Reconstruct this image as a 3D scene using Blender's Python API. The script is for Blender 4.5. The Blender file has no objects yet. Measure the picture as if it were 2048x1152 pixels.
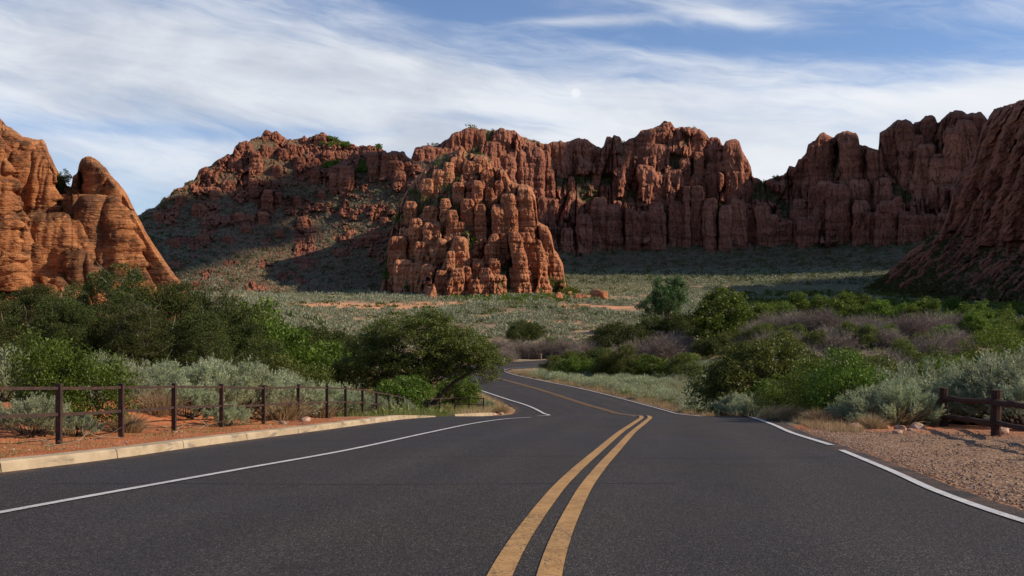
import bpy, math, random
import numpy as np
R = math.radians
# ------------------------------------------------------------------ camera, world, sun, exposure
sc = bpy.context.scene
COL = sc.collection
F = 2000.0            # focal length in photo pixels (2048 wide)
CX, CY = 1024.0, 576.0
cd = bpy.data.cameras.new("camera"); cam = bpy.data.objects.new("camera", cd); COL.objects.link(cam)
cd.sensor_width = 36.0; cd.lens = 36.0*F/2048; cd.clip_start = 0.1; cd.clip_end = 20000
cam.location = (0, 0, 0); cam.rotation_euler = (R(90), 0, 0)
sc.camera = cam
sc.view_settings.view_transform = 'Standard'; sc.view_settings.look = 'None'
sc.view_settings.exposure = 0.12; sc.view_settings.gamma = 1
sc.cycles.use_denoising = True
sc.cycles.max_bounces = 5; sc.cycles.diffuse_bounces = 3; sc.cycles.glossy_bounces = 2
sc.cycles.transmission_bounces = 3; sc.cycles.transparent_max_bounces = 4

SUN_AZ, SUN_EL = 92.0, 32.0       # azimuth from +Y towards +X
sl = bpy.data.lights.new("sun", 'SUN'); sun = bpy.data.objects.new("sun", sl); COL.objects.link(sun)
sl.energy = 5.0; sl.angle = R(0.6); sl.color = (1.0, 0.85, 0.66)
sun.rotation_euler = (R(90-SUN_EL), 0, R(180-SUN_AZ))

# --- node helpers
class NT:
    def __init__(s, tree): s.t = tree; s.n = tree.nodes; s.l = tree.links
    def put(s, node, sock, v):
        inp = node.inputs[sock]
        if isinstance(v, bpy.types.NodeSocket): s.l.new(v, inp)
        elif isinstance(v, (tuple, list)) and len(v) == 3 and inp.type == 'RGBA': inp.default_value = (*v, 1)
        else: inp.default_value = v
    def m(s, op, a, b=None, c=None, clamp=False):
        n = s.n.new('ShaderNodeMath'); n.operation = op; n.use_clamp = clamp
        s.put(n, 0, a)
        if b is not None: s.put(n, 1, b)
        if c is not None: s.put(n, 2, c)
        return n.outputs[0]
    def ss(s, v, lo, hi, a=0., b=1.):
        n = s.n.new('ShaderNodeMapRange'); n.interpolation_type = 'SMOOTHSTEP'
        s.put(n, 0, v); n.inputs[1].default_value = lo; n.inputs[2].default_value = hi
        n.inputs[3].default_value = a; n.inputs[4].default_value = b
        return n.outputs[0]
    def noise(s, vec, scale, detail=4, rough=.55, dist=0.):
        n = s.n.new('ShaderNodeTexNoise'); n.inputs['Scale'].default_value = scale
        n.inputs['Detail'].default_value = detail; n.inputs['Roughness'].default_value = rough
        n.inputs['Distortion'].default_value = dist
        if vec is not None: s.l.new(vec, n.inputs['Vector'])
        return n.outputs['Fac']
    def vor(s, vec, scale, feature='F1', out='Distance', rnd=1.):
        n = s.n.new('ShaderNodeTexVoronoi'); n.feature = feature; n.inputs['Scale'].default_value = scale
        n.inputs['Randomness'].default_value = rnd
        if vec is not None: s.l.new(vec, n.inputs['Vector'])
        return n.outputs[out]
    def mapv(s, vec, scale=(1, 1, 1), rot=(0, 0, 0), loc=(0, 0, 0)):
        n = s.n.new('ShaderNodeMapping'); s.l.new(vec, n.inputs[0])
        n.inputs['Scale'].default_value = scale; n.inputs['Rotation'].default_value = rot; n.inputs['Location'].default_value = loc
        return n.outputs[0]
    def mix(s, f, a, b, mode='MIX'):
        n = s.n.new('ShaderNodeMix'); n.data_type = 'RGBA'; n.blend_type = mode
        s.put(n, 0, f); s.put(n, 6, a); s.put(n, 7, b)
        return n.outputs[2]
    def xyz(s, vec):
        n = s.n.new('ShaderNodeSeparateXYZ'); s.l.new(vec, n.inputs[0]); return n.outputs
    def comb(s, x, y, z):
        n = s.n.new('ShaderNodeCombineXYZ'); s.put(n, 0, x); s.put(n, 1, y); s.put(n, 2, z); return n.outputs[0]
    def attr(s, name):
        n = s.n.new('ShaderNodeAttribute'); n.attribute_name = name; return n.outputs['Fac']

world = bpy.data.worlds.new("World"); sc.world = world; world.use_nodes = True
w = NT(world.node_tree)
for n in list(w.n): w.n.remove(n)
wo = w.n.new('ShaderNodeOutputWorld'); bg = w.n.new('ShaderNodeBackground'); w.l.new(bg.outputs[0], wo.inputs[0])
sky = w.n.new('ShaderNodeTexSky'); sky.sky_type = 'NISHITA'; sky.sun_disc = False
sky.sun_elevation = R(SUN_EL); sky.sun_rotation = R(SUN_AZ); sky.altitude = 1200; sky.air_density = 1.0; sky.dust_density = 0.3; sky.ozone_density = 2.5
tc = w.n.new('ShaderNodeTexCoord')
dx, dy, dz = w.xyz(tc.outputs['Generated'])
hy = w.m('SQRT', w.m('ADD', w.m('MULTIPLY', dx, dx), w.m('MULTIPLY', dy, dy)))
el = w.m('DIVIDE', dz, w.m('MAXIMUM', hy, .02))                # tan(elevation)
az = w.m('ARCTAN2', dx, dy)                                     # bearing, 0 straight down the valley
va = w.comb(az, el, 0.0)
# cirrus drawn by direction: streaks that lean down to the right
warp = w.noise(w.mapv(va, (3.0, 7.0, 1)), 1.0, 4, .6)
elw = w.m('ADD', el, w.m('MULTIPLY', w.m('SUBTRACT', warp, .5), .06))
vs = w.mapv(w.comb(az, elw, 0.), (4.2, 26.0, 1), (0, 0, R(0)), (0, 0, 0))
vr = w.comb(az, w.m('ADD', elw, w.m('MULTIPLY', az, .16)), 0.)
n1 = w.noise(w.mapv(vr, (3.4, 17.0, 1), loc=(3.1, 1.7, 0)), 1.0, 7, .58, .5)
n2 = w.noise(w.mapv(vr, (10.0, 55.0, 1), loc=(1.3, 4.2, 0)), 1.0, 6, .62, .9)
n3 = w.noise(w.mapv(va, (7., 14., 1), loc=(8.3, .4, 0)), 1.0, 5, .55, .3)
def blob(a0, e0, ra, re, amp, slope=0.):
    u = w.m('DIVIDE', w.m('SUBTRACT', az, a0), ra)
    e1 = w.m('SUBTRACT', w.m('SUBTRACT', el, e0), w.m('MULTIPLY', w.m('SUBTRACT', az, a0), slope))
    v = w.m('DIVIDE', e1, re)
    r2 = w.m('ADD', w.m('MULTIPLY', u, u), w.m('MULTIPLY', v, v))
    return w.m('MULTIPLY', w.m('EXPONENT', w.m('MULTIPLY', r2, -1.)), amp)
P2 = lambda px, py: (math.atan((px-CX)/F), (CY-py)/F*math.cos(math.atan((px-CX)/F)))
blobs = [(1024, 300, 1300, 420, .26, 0), (150, 120, 620, 150, .62, -.03), (700, 190, 520, 105, .50, -.16), (1180, 200, 420, 50, .30, -.1), (1400, 300, 420, 75, .36, -.05),
         (1620, 340, 520, 60, .5, 0), (2000, 195, 260, 46, .70, .08), (1140, 44, 190, 13, .50, .0), (1470, 36, 130, 20, .50, -.22), (1490, 150, 330, 22, .30, -.22), (1750, 130, 260, 30, .2, -.1),
         (800, 286, 90, 13, .5, 0), (1400, 190, 420, 26, .2, -.12), (400, 350, 420, 90, .25, 0), (1950, 20, 160, 30, .2, -.1),
         (260, 262, 330, 18, -.42, .0), (1000, 240, 200, 18, -.42, -.1), (880, 10, 200, 34, -.6, -.18), (1300, 85, 420, 24, -.25, -.08), (1650, 75, 380, 40, -.15, -.1), (470, 70, 130, 16, -.2, -.1), (630, 262, 130, 12, -.25, -.05)]
acc = None
for (px, py, rx, ry, amp, slo) in blobs:
    a0, e0 = P2(px, py); b = blob(a0, e0, rx/F, ry/F, amp, slo)
    acc = b if acc is None else w.m('ADD', acc, b)
dens = w.m('ADD', w.m('ADD', w.m('MULTIPLY', w.m('SUBTRACT', n1, .5), 1.25), w.m('MULTIPLY', w.m('SUBTRACT', n2, .5), .72)), w.m('ADD', acc, -.03))
dens = w.ss(dens, -.14, .96, .05, .95)
a0, e0 = P2(1152, 186)
moon = w.m('MULTIPLY', w.m('EXPONENT', w.m('MULTIPLY', w.m('POWER', w.m('ADD', w.m('POWER', w.m('DIVIDE', w.m('SUBTRACT', az, a0), .0048), 2.), w.m('POWER', w.m('DIVIDE', w.m('SUBTRACT', el, e0), .0048), 2.)), 3.), -1.)), w.ss(n3, .35, .6, .12, .42))
skyc = w.mix(1.0, sky.outputs[0], (0.98, 1.10, 1.30), 'MULTIPLY')
SK = 0.09
cl_col = w.mix(w.ss(w.m('ADD', w.m('MULTIPLY', n3, .5), w.m('MULTIPLY', n1, .5)), .36, .62), (5.6, 6.1, 7.0), (8.6, 8.9, 9.4))
hor = w.ss(el, .02, .16, 1., 0.)
cl_col = w.mix(w.m('MULTIPLY', hor, .25), cl_col, (7.2, 7.7, 8.4))
cl_col = w.mix(w.ss(az, -.12, .42, 0., .75), cl_col, (9.4, 9.6, 9.9))
c = w.mix(dens, skyc, cl_col)
c = w.mix(moon, c, (10.5, 10.5, 10.5))
w.l.new(c, bg.inputs[0]); bg.inputs[1].default_value = SK

# ------------------------------------------------------------------ numpy helpers
rng = np.random.default_rng(7); random.seed(7)
def h2(ix, iy, s=0):
    h = (ix.astype(np.int64)*374761393 + iy.astype(np.int64)*668265263 + s*1274126177) & 0xffffffff
    h = ((h ^ (h >> 13))*1103515245) & 0xffffffff
    h = ((h ^ (h >> 16))*2246822519) & 0xffffffff
    return ((h ^ (h >> 15)) & 0xffffff)/float(0xffffff)
def vn(x, y, s=0):
    ix = np.floor(x); iy = np.floor(y); fx = x-ix; fy = y-iy
    fx = fx*fx*fx*(fx*(fx*6-15)+10); fy = fy*fy*fy*(fy*(fy*6-15)+10)
    a = h2(ix, iy, s); b = h2(ix+1, iy, s); c = h2(ix, iy+1, s); d = h2(ix+1, iy+1, s)
    return (a*(1-fx)+b*fx)*(1-fy)+(c*(1-fx)+d*fx)*fy
def fbm(x, y, s=0, o=5, g=.5, l=2.03):
    t = 0; a = 1; n = 0
    for k in range(o):
        t = t + a*(vn(x, y, s+k*17)*2-1); n += a; a *= g; x = x*l+13.1; y = y*l+7.7
    return t/n
def worley(x, y, s=0):
    ix = np.floor(x); iy = np.floor(y); best = np.full(x.shape, 9.); idr = np.zeros(x.shape)
    for i in (-1, 0, 1):
        for j in (-1, 0, 1):
            cx = ix+i; cy = iy+j
            px = cx+h2(cx, cy, s); py = cy+h2(cx, cy, s+5)
            d = (x-px)**2+(y-py)**2; m = d < best
            best = np.where(m, d, best); idr = np.where(m, h2(cx, cy, s+9), idr)
    return np.sqrt(best), idr
def cells(x, y, s=0):
    ix = np.floor(x); iy = np.floor(y); b1 = np.full(x.shape, 9.); b2 = b1.copy(); idr = np.zeros(x.shape)
    for i in (-1, 0, 1):
        for j in (-1, 0, 1):
            cx = ix+i; cy = iy+j; d = np.sqrt((x-cx-h2(cx, cy, s))**2+(y-cy-h2(cx, cy, s+5))**2); m = d < b1
            b2 = np.where(m, b1, np.minimum(b2, d)); b1 = np.where(m, d, b1); idr = np.where(m, h2(cx, cy, s+9), idr)
    return b1, b2, idr
def sstep(a, b, x):
    t = np.clip((x-a)/(b-a), 0, 1); return t*t*(3-2*t)
def unit(v): return v/np.maximum(np.linalg.norm(v, axis=-1, keepdims=True), 1e-9)

class MB:
    def __init__(s): s.v = []; s.f = {3: [], 4: []}; s.n = 0
    def add(s, v, f):
        v = np.asarray(v, float).reshape(-1, 3); f = np.asarray(f, int); s.v.append(v); s.f[f.shape[1]].append(f+s.n); s.n += len(v)
    def box(s, c, size, ax=None):
        p = np.array([[i, j, k] for i in (-.5, .5) for j in (-.5, .5) for k in (-.5, .5)])*np.array(size)
        if ax is not None: p = p @ np.array(ax)
        s.add(p+np.array(c), [[0, 1, 3, 2], [4, 6, 7, 5], [0, 4, 5, 1], [2, 3, 7, 6], [0, 2, 6, 4], [1, 5, 7, 3]])
    def tube(s, pts, rad, k=6, cap=True, wob=0):
        pts = np.asarray(pts, float); n = len(pts); rad = np.broadcast_to(rad, (n,))
        t = unit(np.gradient(pts, axis=0)); ref = np.array([0, 0, 1.]) if abs(t[:, 2]).mean() < .8 else np.array([1., 0, 0])
        u = unit(np.cross(t, ref)); v = np.cross(t, u); a = np.arange(k)*2*np.pi/k
        r = rad[:, None]*(1+wob*(rng.random((n, k))-.5))
        ring = pts[:, None]+r[..., None]*(np.cos(a)[None, :, None]*u[:, None]+np.sin(a)[None, :, None]*v[:, None])
        i = np.arange(n-1)[:, None]*k; j = np.arange(k)[None]; j2 = (j+1) % k
        f = np.stack([i+j, i+j2, i+k+j2, i+k+j], -1).reshape(-1, 4)
        s.add(ring.reshape(-1, 3), f)
        if cap:
            for e, sg in ((0, -1), (n-1, 1)):
                b = s.n; s.add(np.vstack([ring[e], pts[e]]), [[jj, (jj+1) % k, k] if sg > 0 else [(jj+1) % k, jj, k] for jj in range(k)])
    def bar(s, a, b, wd, ht):
        a = np.array(a, float); b = np.array(b, float); d = b-a; L = np.linalg.norm(d); x = d/L
        y = unit(np.cross([0, 0, 1.], x)); z = np.cross(x, y)
        s.box((a+b)/2, (L, wd, ht), [x, y, z])
    def build(s, name, m, parent=None, smooth=False, attrs=None):
        v = np.concatenate(s.v) if s.v else np.zeros((0, 3)); me = bpy.data.meshes.new(name)
        q = np.concatenate(s.f[4]) if s.f[4] else np.zeros((0, 4), int); t = np.concatenate(s.f[3]) if s.f[3] else np.zeros((0, 3), int)
        me.vertices.add(len(v)); me.vertices.foreach_set('co', v.astype(np.float32).ravel())
        li = np.concatenate([q.ravel(), t.ravel()]); me.loops.add(len(li)); me.loops.foreach_set('vertex_index', li.astype(np.int32))
        me.polygons.add(len(q)+len(t))
        ls = np.concatenate([np.arange(len(q))*4, len(q)*4+np.arange(len(t))*3]); me.polygons.foreach_set('loop_start', ls.astype(np.int32))
        me.polygons.foreach_set('use_smooth', np.full(len(q)+len(t), smooth))
        if attrs:
            for k, a in attrs.items():
                at = me.attributes.new(k, 'FLOAT', 'POINT'); at.data.foreach_set('value', np.asarray(a, np.float32))
        me.update(calc_edges=True)
        if m is not None: me.materials.append(m)
        o = bpy.data.objects.new(name, me); COL.objects.link(o)
        if parent is not None: o.parent = parent
        return o
def tag(o, label=None, cat=None, group=None, kind=None):
    if label: o['label'] = label
    if cat: o['category'] = cat
    if group: o['group'] = group
    if kind: o['kind'] = kind
    return o
def empty(name, loc=(0, 0, 0), rz=0.):
    o = bpy.data.objects.new(name, None); COL.objects.link(o); o.location = loc; o.rotation_euler = (0, 0, rz); o.empty_display_size = .2
    return o
def copy_tree(o, parent=None):
    c = o.copy(); COL.objects.link(c)
    if parent is not None: c.parent = parent
    for ch in o.children: copy_tree(ch, c)
    return c

# ------------------------------------------------------------------ materials
def mat(name, rough=.8, spec=.3):
    m = bpy.data.materials.new(name); m.use_nodes = True; t = NT(m.node_tree); b = t.n['Principled BSDF']
    b.inputs['Roughness'].default_value = rough; b.inputs['Specular IOR Level'].default_value = spec
    tcn = t.n.new('ShaderNodeTexCoord'); return m, t, b, tcn
def bump(t, b, h, strength, dist):
    n = t.n.new('ShaderNodeBump'); n.inputs['Strength'].default_value = strength; n.inputs['Distance'].default_value = dist
    t.l.new(h, n.inputs['Height']); t.l.new(n.outputs[0], b.inputs['Normal'])
def leaf_mat(name, c1, c2, c3=None, transl=.35, rough=.6, sc_=.9):
    m, t, b, tcn = mat(name, rough, .25)
    geo = t.n.new('ShaderNodeNewGeometry'); oi = t.n.new('ShaderNodeObjectInfo')
    r = geo.outputs['Random Per Island']
    n = t.noise(tcn.outputs['Object'], sc_, 2)
    col = t.mix(t.m('ADD', t.m('MULTIPLY', r, .6), t.m('MULTIPLY', t.ss(n, .3, .7), .4)), c1, c2)
    if c3: col = t.mix(t.m('MULTIPLY', t.ss(r, .86, .95), .8), col, c3)
    hs = t.n.new('ShaderNodeHueSaturation'); t.l.new(col, hs.inputs['Color'])
    t.l.new(t.m('ADD', t.m('MULTIPLY', oi.outputs['Random'], .4), .8), hs.inputs['Value'])
    t.l.new(t.m('ADD', t.m('MULTIPLY', oi.outputs['Random'], .03), .485), hs.inputs['Hue'])
    t.l.new(hs.outputs[0], b.inputs['Base Color'])
    tr = t.n.new('ShaderNodeBsdfTranslucent'); t.l.new(hs.outputs[0], tr.inputs[0])
    ms = t.n.new('ShaderNodeMixShader'); ms.inputs[0].default_value = transl
    t.l.new(b.outputs[0], ms.inputs[1]); t.l.new(tr.outputs[0], ms.inputs[2]); t.l.new(ms.outputs[0], t.n['Material Output'].inputs[0])
    return m
def plain_mat(name, c1, c2, scale=8, rough=.85, bs=.3, bd=.01, spec=.2, stretch=(1, 1, 1)):
    m, t, b, tcn = mat(name, rough, spec); v = t.mapv(tcn.outputs['Object'], stretch)
    n = t.noise(v, scale, 5, .6); t.l.new(t.mix(t.ss(n, .3, .7), c1, c2), b.inputs['Base Color']); bump(t, b, t.noise(v, scale*4, 4), bs, bd)
    return m
M = {}
M['sage'] = leaf_mat('sage_leaf', (.21, .25, .13), (.47, .51, .31), (.44, .41, .27), .25)
M['sage_far'] = leaf_mat('sage_leaf_far', (.17, .20, .115), (.36, .385, .25), (.36, .32, .2), .2)
M['oak'] = leaf_mat('oak_leaf', (.030, .045, .009), (.105, .125, .026), None, .3, .7)
M['olive'] = leaf_mat('hackberry_leaf', (.052, .07, .010), (.165, .19, .034), (.22, .235, .07), .35, .5)
M['green'] = leaf_mat('green_leaf', (.045, .08, .007), (.135, .195, .02), (.19, .26, .045), .38, .5)
M['bright'] = leaf_mat('bright_leaf', (.045, .085, .008), (.155, .215, .022), (.24, .29, .06), .38, .55)
M['blue'] = leaf_mat('cottonwood_leaf', (.06, .13, .04), (.14, .24, .085), None, .4, .5)
M['twig'] = leaf_mat('bare_twig', (.16, .125, .10), (.34, .275, .225), (.42, .35, .28), .0, .9)
M['straw'] = leaf_mat('dry_grass', (.30, .21, .10), (.52, .41, .24), (.25, .14, .07), .3, .8)
M['weed'] = leaf_mat('verge_weed', (.10, .14, .03), (.24, .26, .08), (.40, .34, .17), .35, .7)
M['bark'] = plain_mat('bark', (.035, .025, .02), (.10, .075, .055), 3, .95, .8, .03, stretch=(6, 6, 1))
M['basalt'] = plain_mat('basalt', (.012, .011, .012), (.045, .04, .04), 1.2, .9, .8, .2)
M['stone'] = plain_mat('verge_stone', (.28, .14, .09), (.48, .33, .24), 6, .9, .6, .03)

def rock_mat(name, c_lo, c_hi, c_dark, veg, bed, scale=1., vegamt=1., lich=.4, tilt=(0, 0, 0), patch=0., soilk=((.12, .07, .045), (.26, .16, .1))):
    """sandstone: bedding bands, desert varnish streaks, joints, scrub on ledges (veg attribute)"""
    m, t, b, tcn = mat(name, .92, .12); o = tcn.outputs['Object']; g = t.n.new('ShaderNodeNewGeometry')
    big = t.noise(o, .02*scale, 4, .55)
    bedv = t.mapv(o, (.012*scale, .012*scale, bed*scale), tilt)
    strata = t.noise(bedv, 1., 6, .65, 1.2)
    fine = t.noise(t.mapv(o, (.05*scale, .05*scale, bed*3.2*scale), tilt), 1., 4, .6, .8)
    streak = t.noise(t.mapv(o, (.35*scale, .35*scale, .012*scale)), 1., 5, .6, .3)
    med = t.noise(o, .35*scale, 6, .65)
    col = t.mix(t.ss(t.m('ADD', t.m('MULTIPLY', strata, .6), t.m('MULTIPLY', big, .4)), .36, .64), c_lo, c_hi)
    col = t.mix(t.m('MULTIPLY', t.ss(streak, .52, .70), lich), col, c_dark)
    col = t.mix(t.m('MULTIPLY', t.ss(med, .55, .72), .45), col, c_dark)
    col = t.mix(t.m('MULTIPLY', t.ss(fine, .56, .66), .35), col, c_dark)
    if patch:
        pn = t.noise(t.mapv(o, (.06*scale, .06*scale, .10*scale)), 1., 3, .6); pf = t.noise(t.mapv(o, (.5*scale, .5*scale, bed*1.4*scale), tilt), 1., 6, .75)
        col = t.mix(t.m('MULTIPLY', t.ss(t.m('ADD', t.m('MULTIPLY', pn, .62), t.m('MULTIPLY', pf, .38)), .49, .56), patch), col, c_dark)
        ln = t.noise(t.mapv(o, (.12*scale, .12*scale, bed*7*scale), tilt), 1., 3, .6, 1.5); col = t.mix(t.ss(ln, .60, .66, 0., .6), col, c_dark)
    gx, gy, gz_ = t.xyz(g.outputs['Normal'])
    at = t.attr('veg'); scrub = t.noise(o, .5*scale, 5, .7); scrub2 = t.noise(o, .09*scale, 4, .6)
    soil = t.mix(t.ss(scrub2, .35, .65), soilk[0], soilk[1])
    vegc = t.mix(scrub2, veg[0], veg[1])
    f = t.m('MULTIPLY', t.m('MULTIPLY', at, t.ss(t.m('ADD', scrub, t.m('MULTIPLY', scrub2, .3)), .52, .66)), vegamt, clamp=True)
    col = t.mix(at, col, soil); col = t.mix(f, col, vegc)
    led = t.m('MULTIPLY', t.m('MULTIPLY', t.ss(gz_, .62, .85), t.ss(scrub, .48, .62)), .7*vegamt, clamp=True)
    col = t.mix(led, col, vegc)
    t.l.new(col, b.inputs['Base Color'])
    h = t.m('ADD', t.m('ADD', t.m('MULTIPLY', med, 1.), t.m('MULTIPLY', fine, .7)), t.m('ADD', t.m('MULTIPLY', strata, 1.0), t.m('MULTIPLY', t.vor(o, .28*scale, 'F1'), .5)))
    bump(t, b, h, 1., 1.6/scale)
    return m
VEG = ((.05, .065, .028), (.15, .165, .10))
M['rock_far'] = rock_mat('far_wall_sandstone', (.20, .070, .042), (.38, .155, .092), (.05, .021, .016), VEG, .11, 1., .75, .8, (0, 0, 0), 0., ((.09, .046, .03), (.20, .11, .07)))
M['rock_butte'] = rock_mat('buttress_sandstone', (.30, .105, .052), (.53, .235, .12), (.08, .034, .022), VEG, .22, 1.3, 1., .55)
M['rock_mount'] = rock_mat('mountain_sandstone', (.19, .065, .038), (.36, .14, .08), (.05, .022, .017), ((.04, .05, .022), (.13, .135, .08)), .2, 1.2, .75, .5, (0, 0, 0), 0., ((.12, .055, .036), (.27, .13, .08)))
M['rock_left'] = rock_mat('outcrop_sandstone', (.42, .145, .052), (.64, .285, .12), (.07, .042, .03), ((.05, .08, .02), (.12, .16, .05)), .9, 2.4, .35, .35, (R(14), R(-16), 0), .7)

# ground
m, t, b, tcn = mat('desert_ground', .95, .1); o = tcn.outputs['Object']
nb = t.noise(o, .035, 4, .6); nm = t.noise(o, .5, 5, .6); nf = t.noise(o, 7., 5, .7); sp = t.vor(o, 16., 'F1', 'Distance'); spc = t.vor(o, 16., 'F1', 'Color')
red = t.mix(t.ss(nm, .3, .7), (.33, .105, .04), (.50, .19, .085))
far = t.mix(t.ss(nb, .4, .62), (.24, .17, .11), (.38, .25, .155)); far = t.mix(t.attr('sand'), far, (.60, .30, .155))
gray = t.n.new('ShaderNodeRGBToBW'); t.l.new(spc, gray.inputs[0])
grv = t.mix(gray.outputs[0], (.12, .07, .045), (.50, .35, .225))
grv = t.mix(t.ss(nm, .35, .7), grv, (.33, .21, .125))
grv = t.mix(t.ss(sp, .42, .62, 0, .75), grv, (.13, .065, .045))
col = t.mix(t.attr('far'), red, far); col = t.mix(t.attr('gravel'), col, grv)
lit = t.mix(nf, (.16, .12, .07), (.36, .28, .17)); col = t.mix(t.m('MULTIPLY', t.attr('grass'), t.ss(nm, .3, .6)), col, lit)
col = t.mix(t.ss(nf, .60, .72, 0, .4), col, (.12, .06, .04))
t.l.new(col, b.inputs['Base Color'])
bump(t, b, t.m('ADD', t.m('MULTIPLY', t.m('MINIMUM', sp, .6), -1.2), t.m('MULTIPLY', nf, 1.)), .9, .035); M['ground'] = m
# asphalt
m, t, b, tcn = mat('asphalt', .7, .25); o = tcn.outputs['Object']
ag = t.vor(o, 75., 'F1', 'Color'); gr = t.n.new('ShaderNodeRGBToBW'); t.l.new(ag, gr.inputs[0]); agd = t.vor(o, 75., 'F1')
nb = t.noise(o, .22, 4, .6); nl = t.noise(t.mapv(o, (1.1, .12, 1), (0, 0, R(-6))), 1., 4, .55); n9 = t.noise(o, 22., 4, .7)
v = t.m('ADD', t.m('MULTIPLY', t.m('POWER', gr.outputs[0], 4.), .24), t.m('MULTIPLY', n9, .035))
v = t.m('MULTIPLY', t.m('ADD', v, .014), t.m('ADD', t.m('ADD', t.m('MULTIPLY', nb, .5), t.m('MULTIPLY', nl, .5)), .5))
cr = t.attr('cross'); tn = t.noise(t.mapv(o, (.5, .08, 1)), 1., 3)
def track(c0, wd): return t.m('EXPONENT', t.m('MULTIPLY', t.m('POWER', t.m('DIVIDE', t.m('SUBTRACT', t.m('ADD', cr, t.m('MULTIPLY', t.m('SUBTRACT', tn, .5), .03)), c0), wd), 2.), -1.))
tk = t.m('ADD', t.m('ADD', track(.40, .035), track(.53, .03)), t.m('ADD', track(.70, .035), track(.86, .035)))
v = t.m('MULTIPLY', v, t.m('ADD', 1., t.m('MULTIPLY', tk, .16)))
dark = t.ss(t.noise(o, .55, 5, .65), .60, .74, 1., .72); v = t.m('MULTIPLY', v, dark)
dust = t.m('MULTIPLY', t.ss(cr, .955, 1.), t.ss(t.noise(o, 1.4, 5, .7), .38, .62)); dust = t.m('ADD', dust, t.m('MULTIPLY', t.ss(cr, .05, 0.), t.ss(t.noise(o, 1.9, 5, .7), .4, .62)), clamp=True)
DUST = dust
t.l.new(t.comb(t.m('MULTIPLY', v, .60), t.m('MULTIPLY', v, .50), t.m('MULTIPLY', v, .425)), b.inputs['Base Color'])
_bc = b.inputs['Base Color'].links[0].from_socket; t.l.new(t.mix(t.m('MULTIPLY', DUST, .55), _bc, (.20, .11, .07)), b.inputs['Base Color'])
t.l.new(t.ss(nb, .3, .7, .62, .8), b.inputs['Roughness'])
bump(t, b, t.m('ADD', t.m('MULTIPLY', agd, -1.), t.m('MULTIPLY', n9, .8)), .9, .009); M['asphalt'] = m
def paint(name, c1, c2, wear):
    m, t, b, tcn = mat(name, .7, .3); o = tcn.outputs['Object']
    n = t.noise(o, 5., 5, .65); n2 = t.noise(o, 38., 4, .7); n3 = t.noise(o, .8, 3)
    col = t.mix(t.ss(n, .3, .7), c1, c2); col = t.mix(t.ss(t.m('ADD', n2, t.m('MULTIPLY', n3, .3)), wear, wear+.12), col, (.05, .045, .04))
    t.l.new(col, b.inputs['Base Color']); bump(t, b, n2, .6, .006); return m
M['yellow'] = paint('yellow_road_paint', (.33, .18, .058), (.46, .265, .10), .68)
M['white'] = paint('white_road_paint', (.42, .41, .41), (.58, .57, .56), .72)
m, t, b, tcn = mat('kerb_concrete', .9, .2); o = tcn.outputs['Object']
n = t.noise(o, 1.6, 5, .65); nf = t.noise(o, 30., 4, .7); st = t.noise(t.mapv(o, (1.2, 1.2, 5.)), 1., 5, .6, .8)
col = t.mix(t.ss(n, .3, .7), (.30, .225, .14), (.45, .355, .235)); col = t.mix(t.ss(st, .54, .66, 0, .7), col, (.15, .125, .10)); col = t.mix(t.ss(nf, .6, .75, 0, .4), col, (.25, .17, .10))
t.l.new(col, b.inputs['Base Color']); bump(t, b, nf, .5, .006); M['kerb'] = m
M['rust'] = plain_mat('rusted_steel', (.022, .013, .011), (.065, .030, .019), 7, .75, .3, .004, .35)
M['wood'] = plain_mat('weathered_wood', (.026, .012, .009), (.085, .04, .026), 5, .9, .8, .02, stretch=(5, 5, 5))
M['palewood'] = plain_mat('weathered_pale_wood', (.20, .13, .08), (.36, .26, .17), 5, .9, .6, .02)

# ------------------------------------------------------------------ terrain profile and the road's plan
PT = np.array([(-80, 4.), (-20, .74), (0, -1.2), (36, -4.70), (40, -5.12), (46, -5.95), (60, -7.80), (70, -8.98), (75, -9.55), (79, -9.96), (88, -10.33), (95, -10.55), (118, -11.35), (145, -12.25), (170, -13.2),
               (200, -13.8), (240, -13.0), (300, -10.4), (370, -8.1), (450, -5.9), (520, -3.6), (600, -.9), (680, 1.2), (800, 1.6), (2600, 2.)])
_yy = np.arange(-80, 2600, .5); _zz = np.interp(_yy, PT[:, 0], PT[:, 1])
_k = np.hanning(9); _k /= _k.sum(); _zs = np.convolve(np.pad(_zz, 4, 'edge'), _k, 'valid'); 
def Pz(y): return np.interp(y, _yy, _zs)
def crom(P, n=10):
    P = np.asarray(P, float); Q = np.vstack([2*P[0]-P[1], P, 2*P[-1]-P[-2]]); out = []
    for i in range(1, len(Q)-2):
        t = np.linspace(0, 1, n, endpoint=False)[:, None]; a, b, c, d = Q[i-1:i+3]
        out.append(.5*((2*b)+(-a+c)*t+(2*a-5*b+4*c-d)*t**2+(-a+3*b-3*c+d)*t**3))
    return np.vstack(out+[P[-1:]])
RB = [(4.4, -8), (4.55, 2), (4.78, 8), (5.08, 11), (5.63, 14), (6.62, 20), (7.4, 25), (8.35, 30), (9.1, 35), (9.7, 39), (11.4, 50), (12.7, 60), (13.5, 70), (13.5, 78), (12.5, 86), (10.2, 98.6), (7.6, 111), (4.3, 123.6),
      (.9, 137), (-.6, 147), (-.6, 152), (.6, 157.5), (5, 163), (14, 171), (26, 181), (40, 193), (51, 210), (62, 240)]
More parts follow.
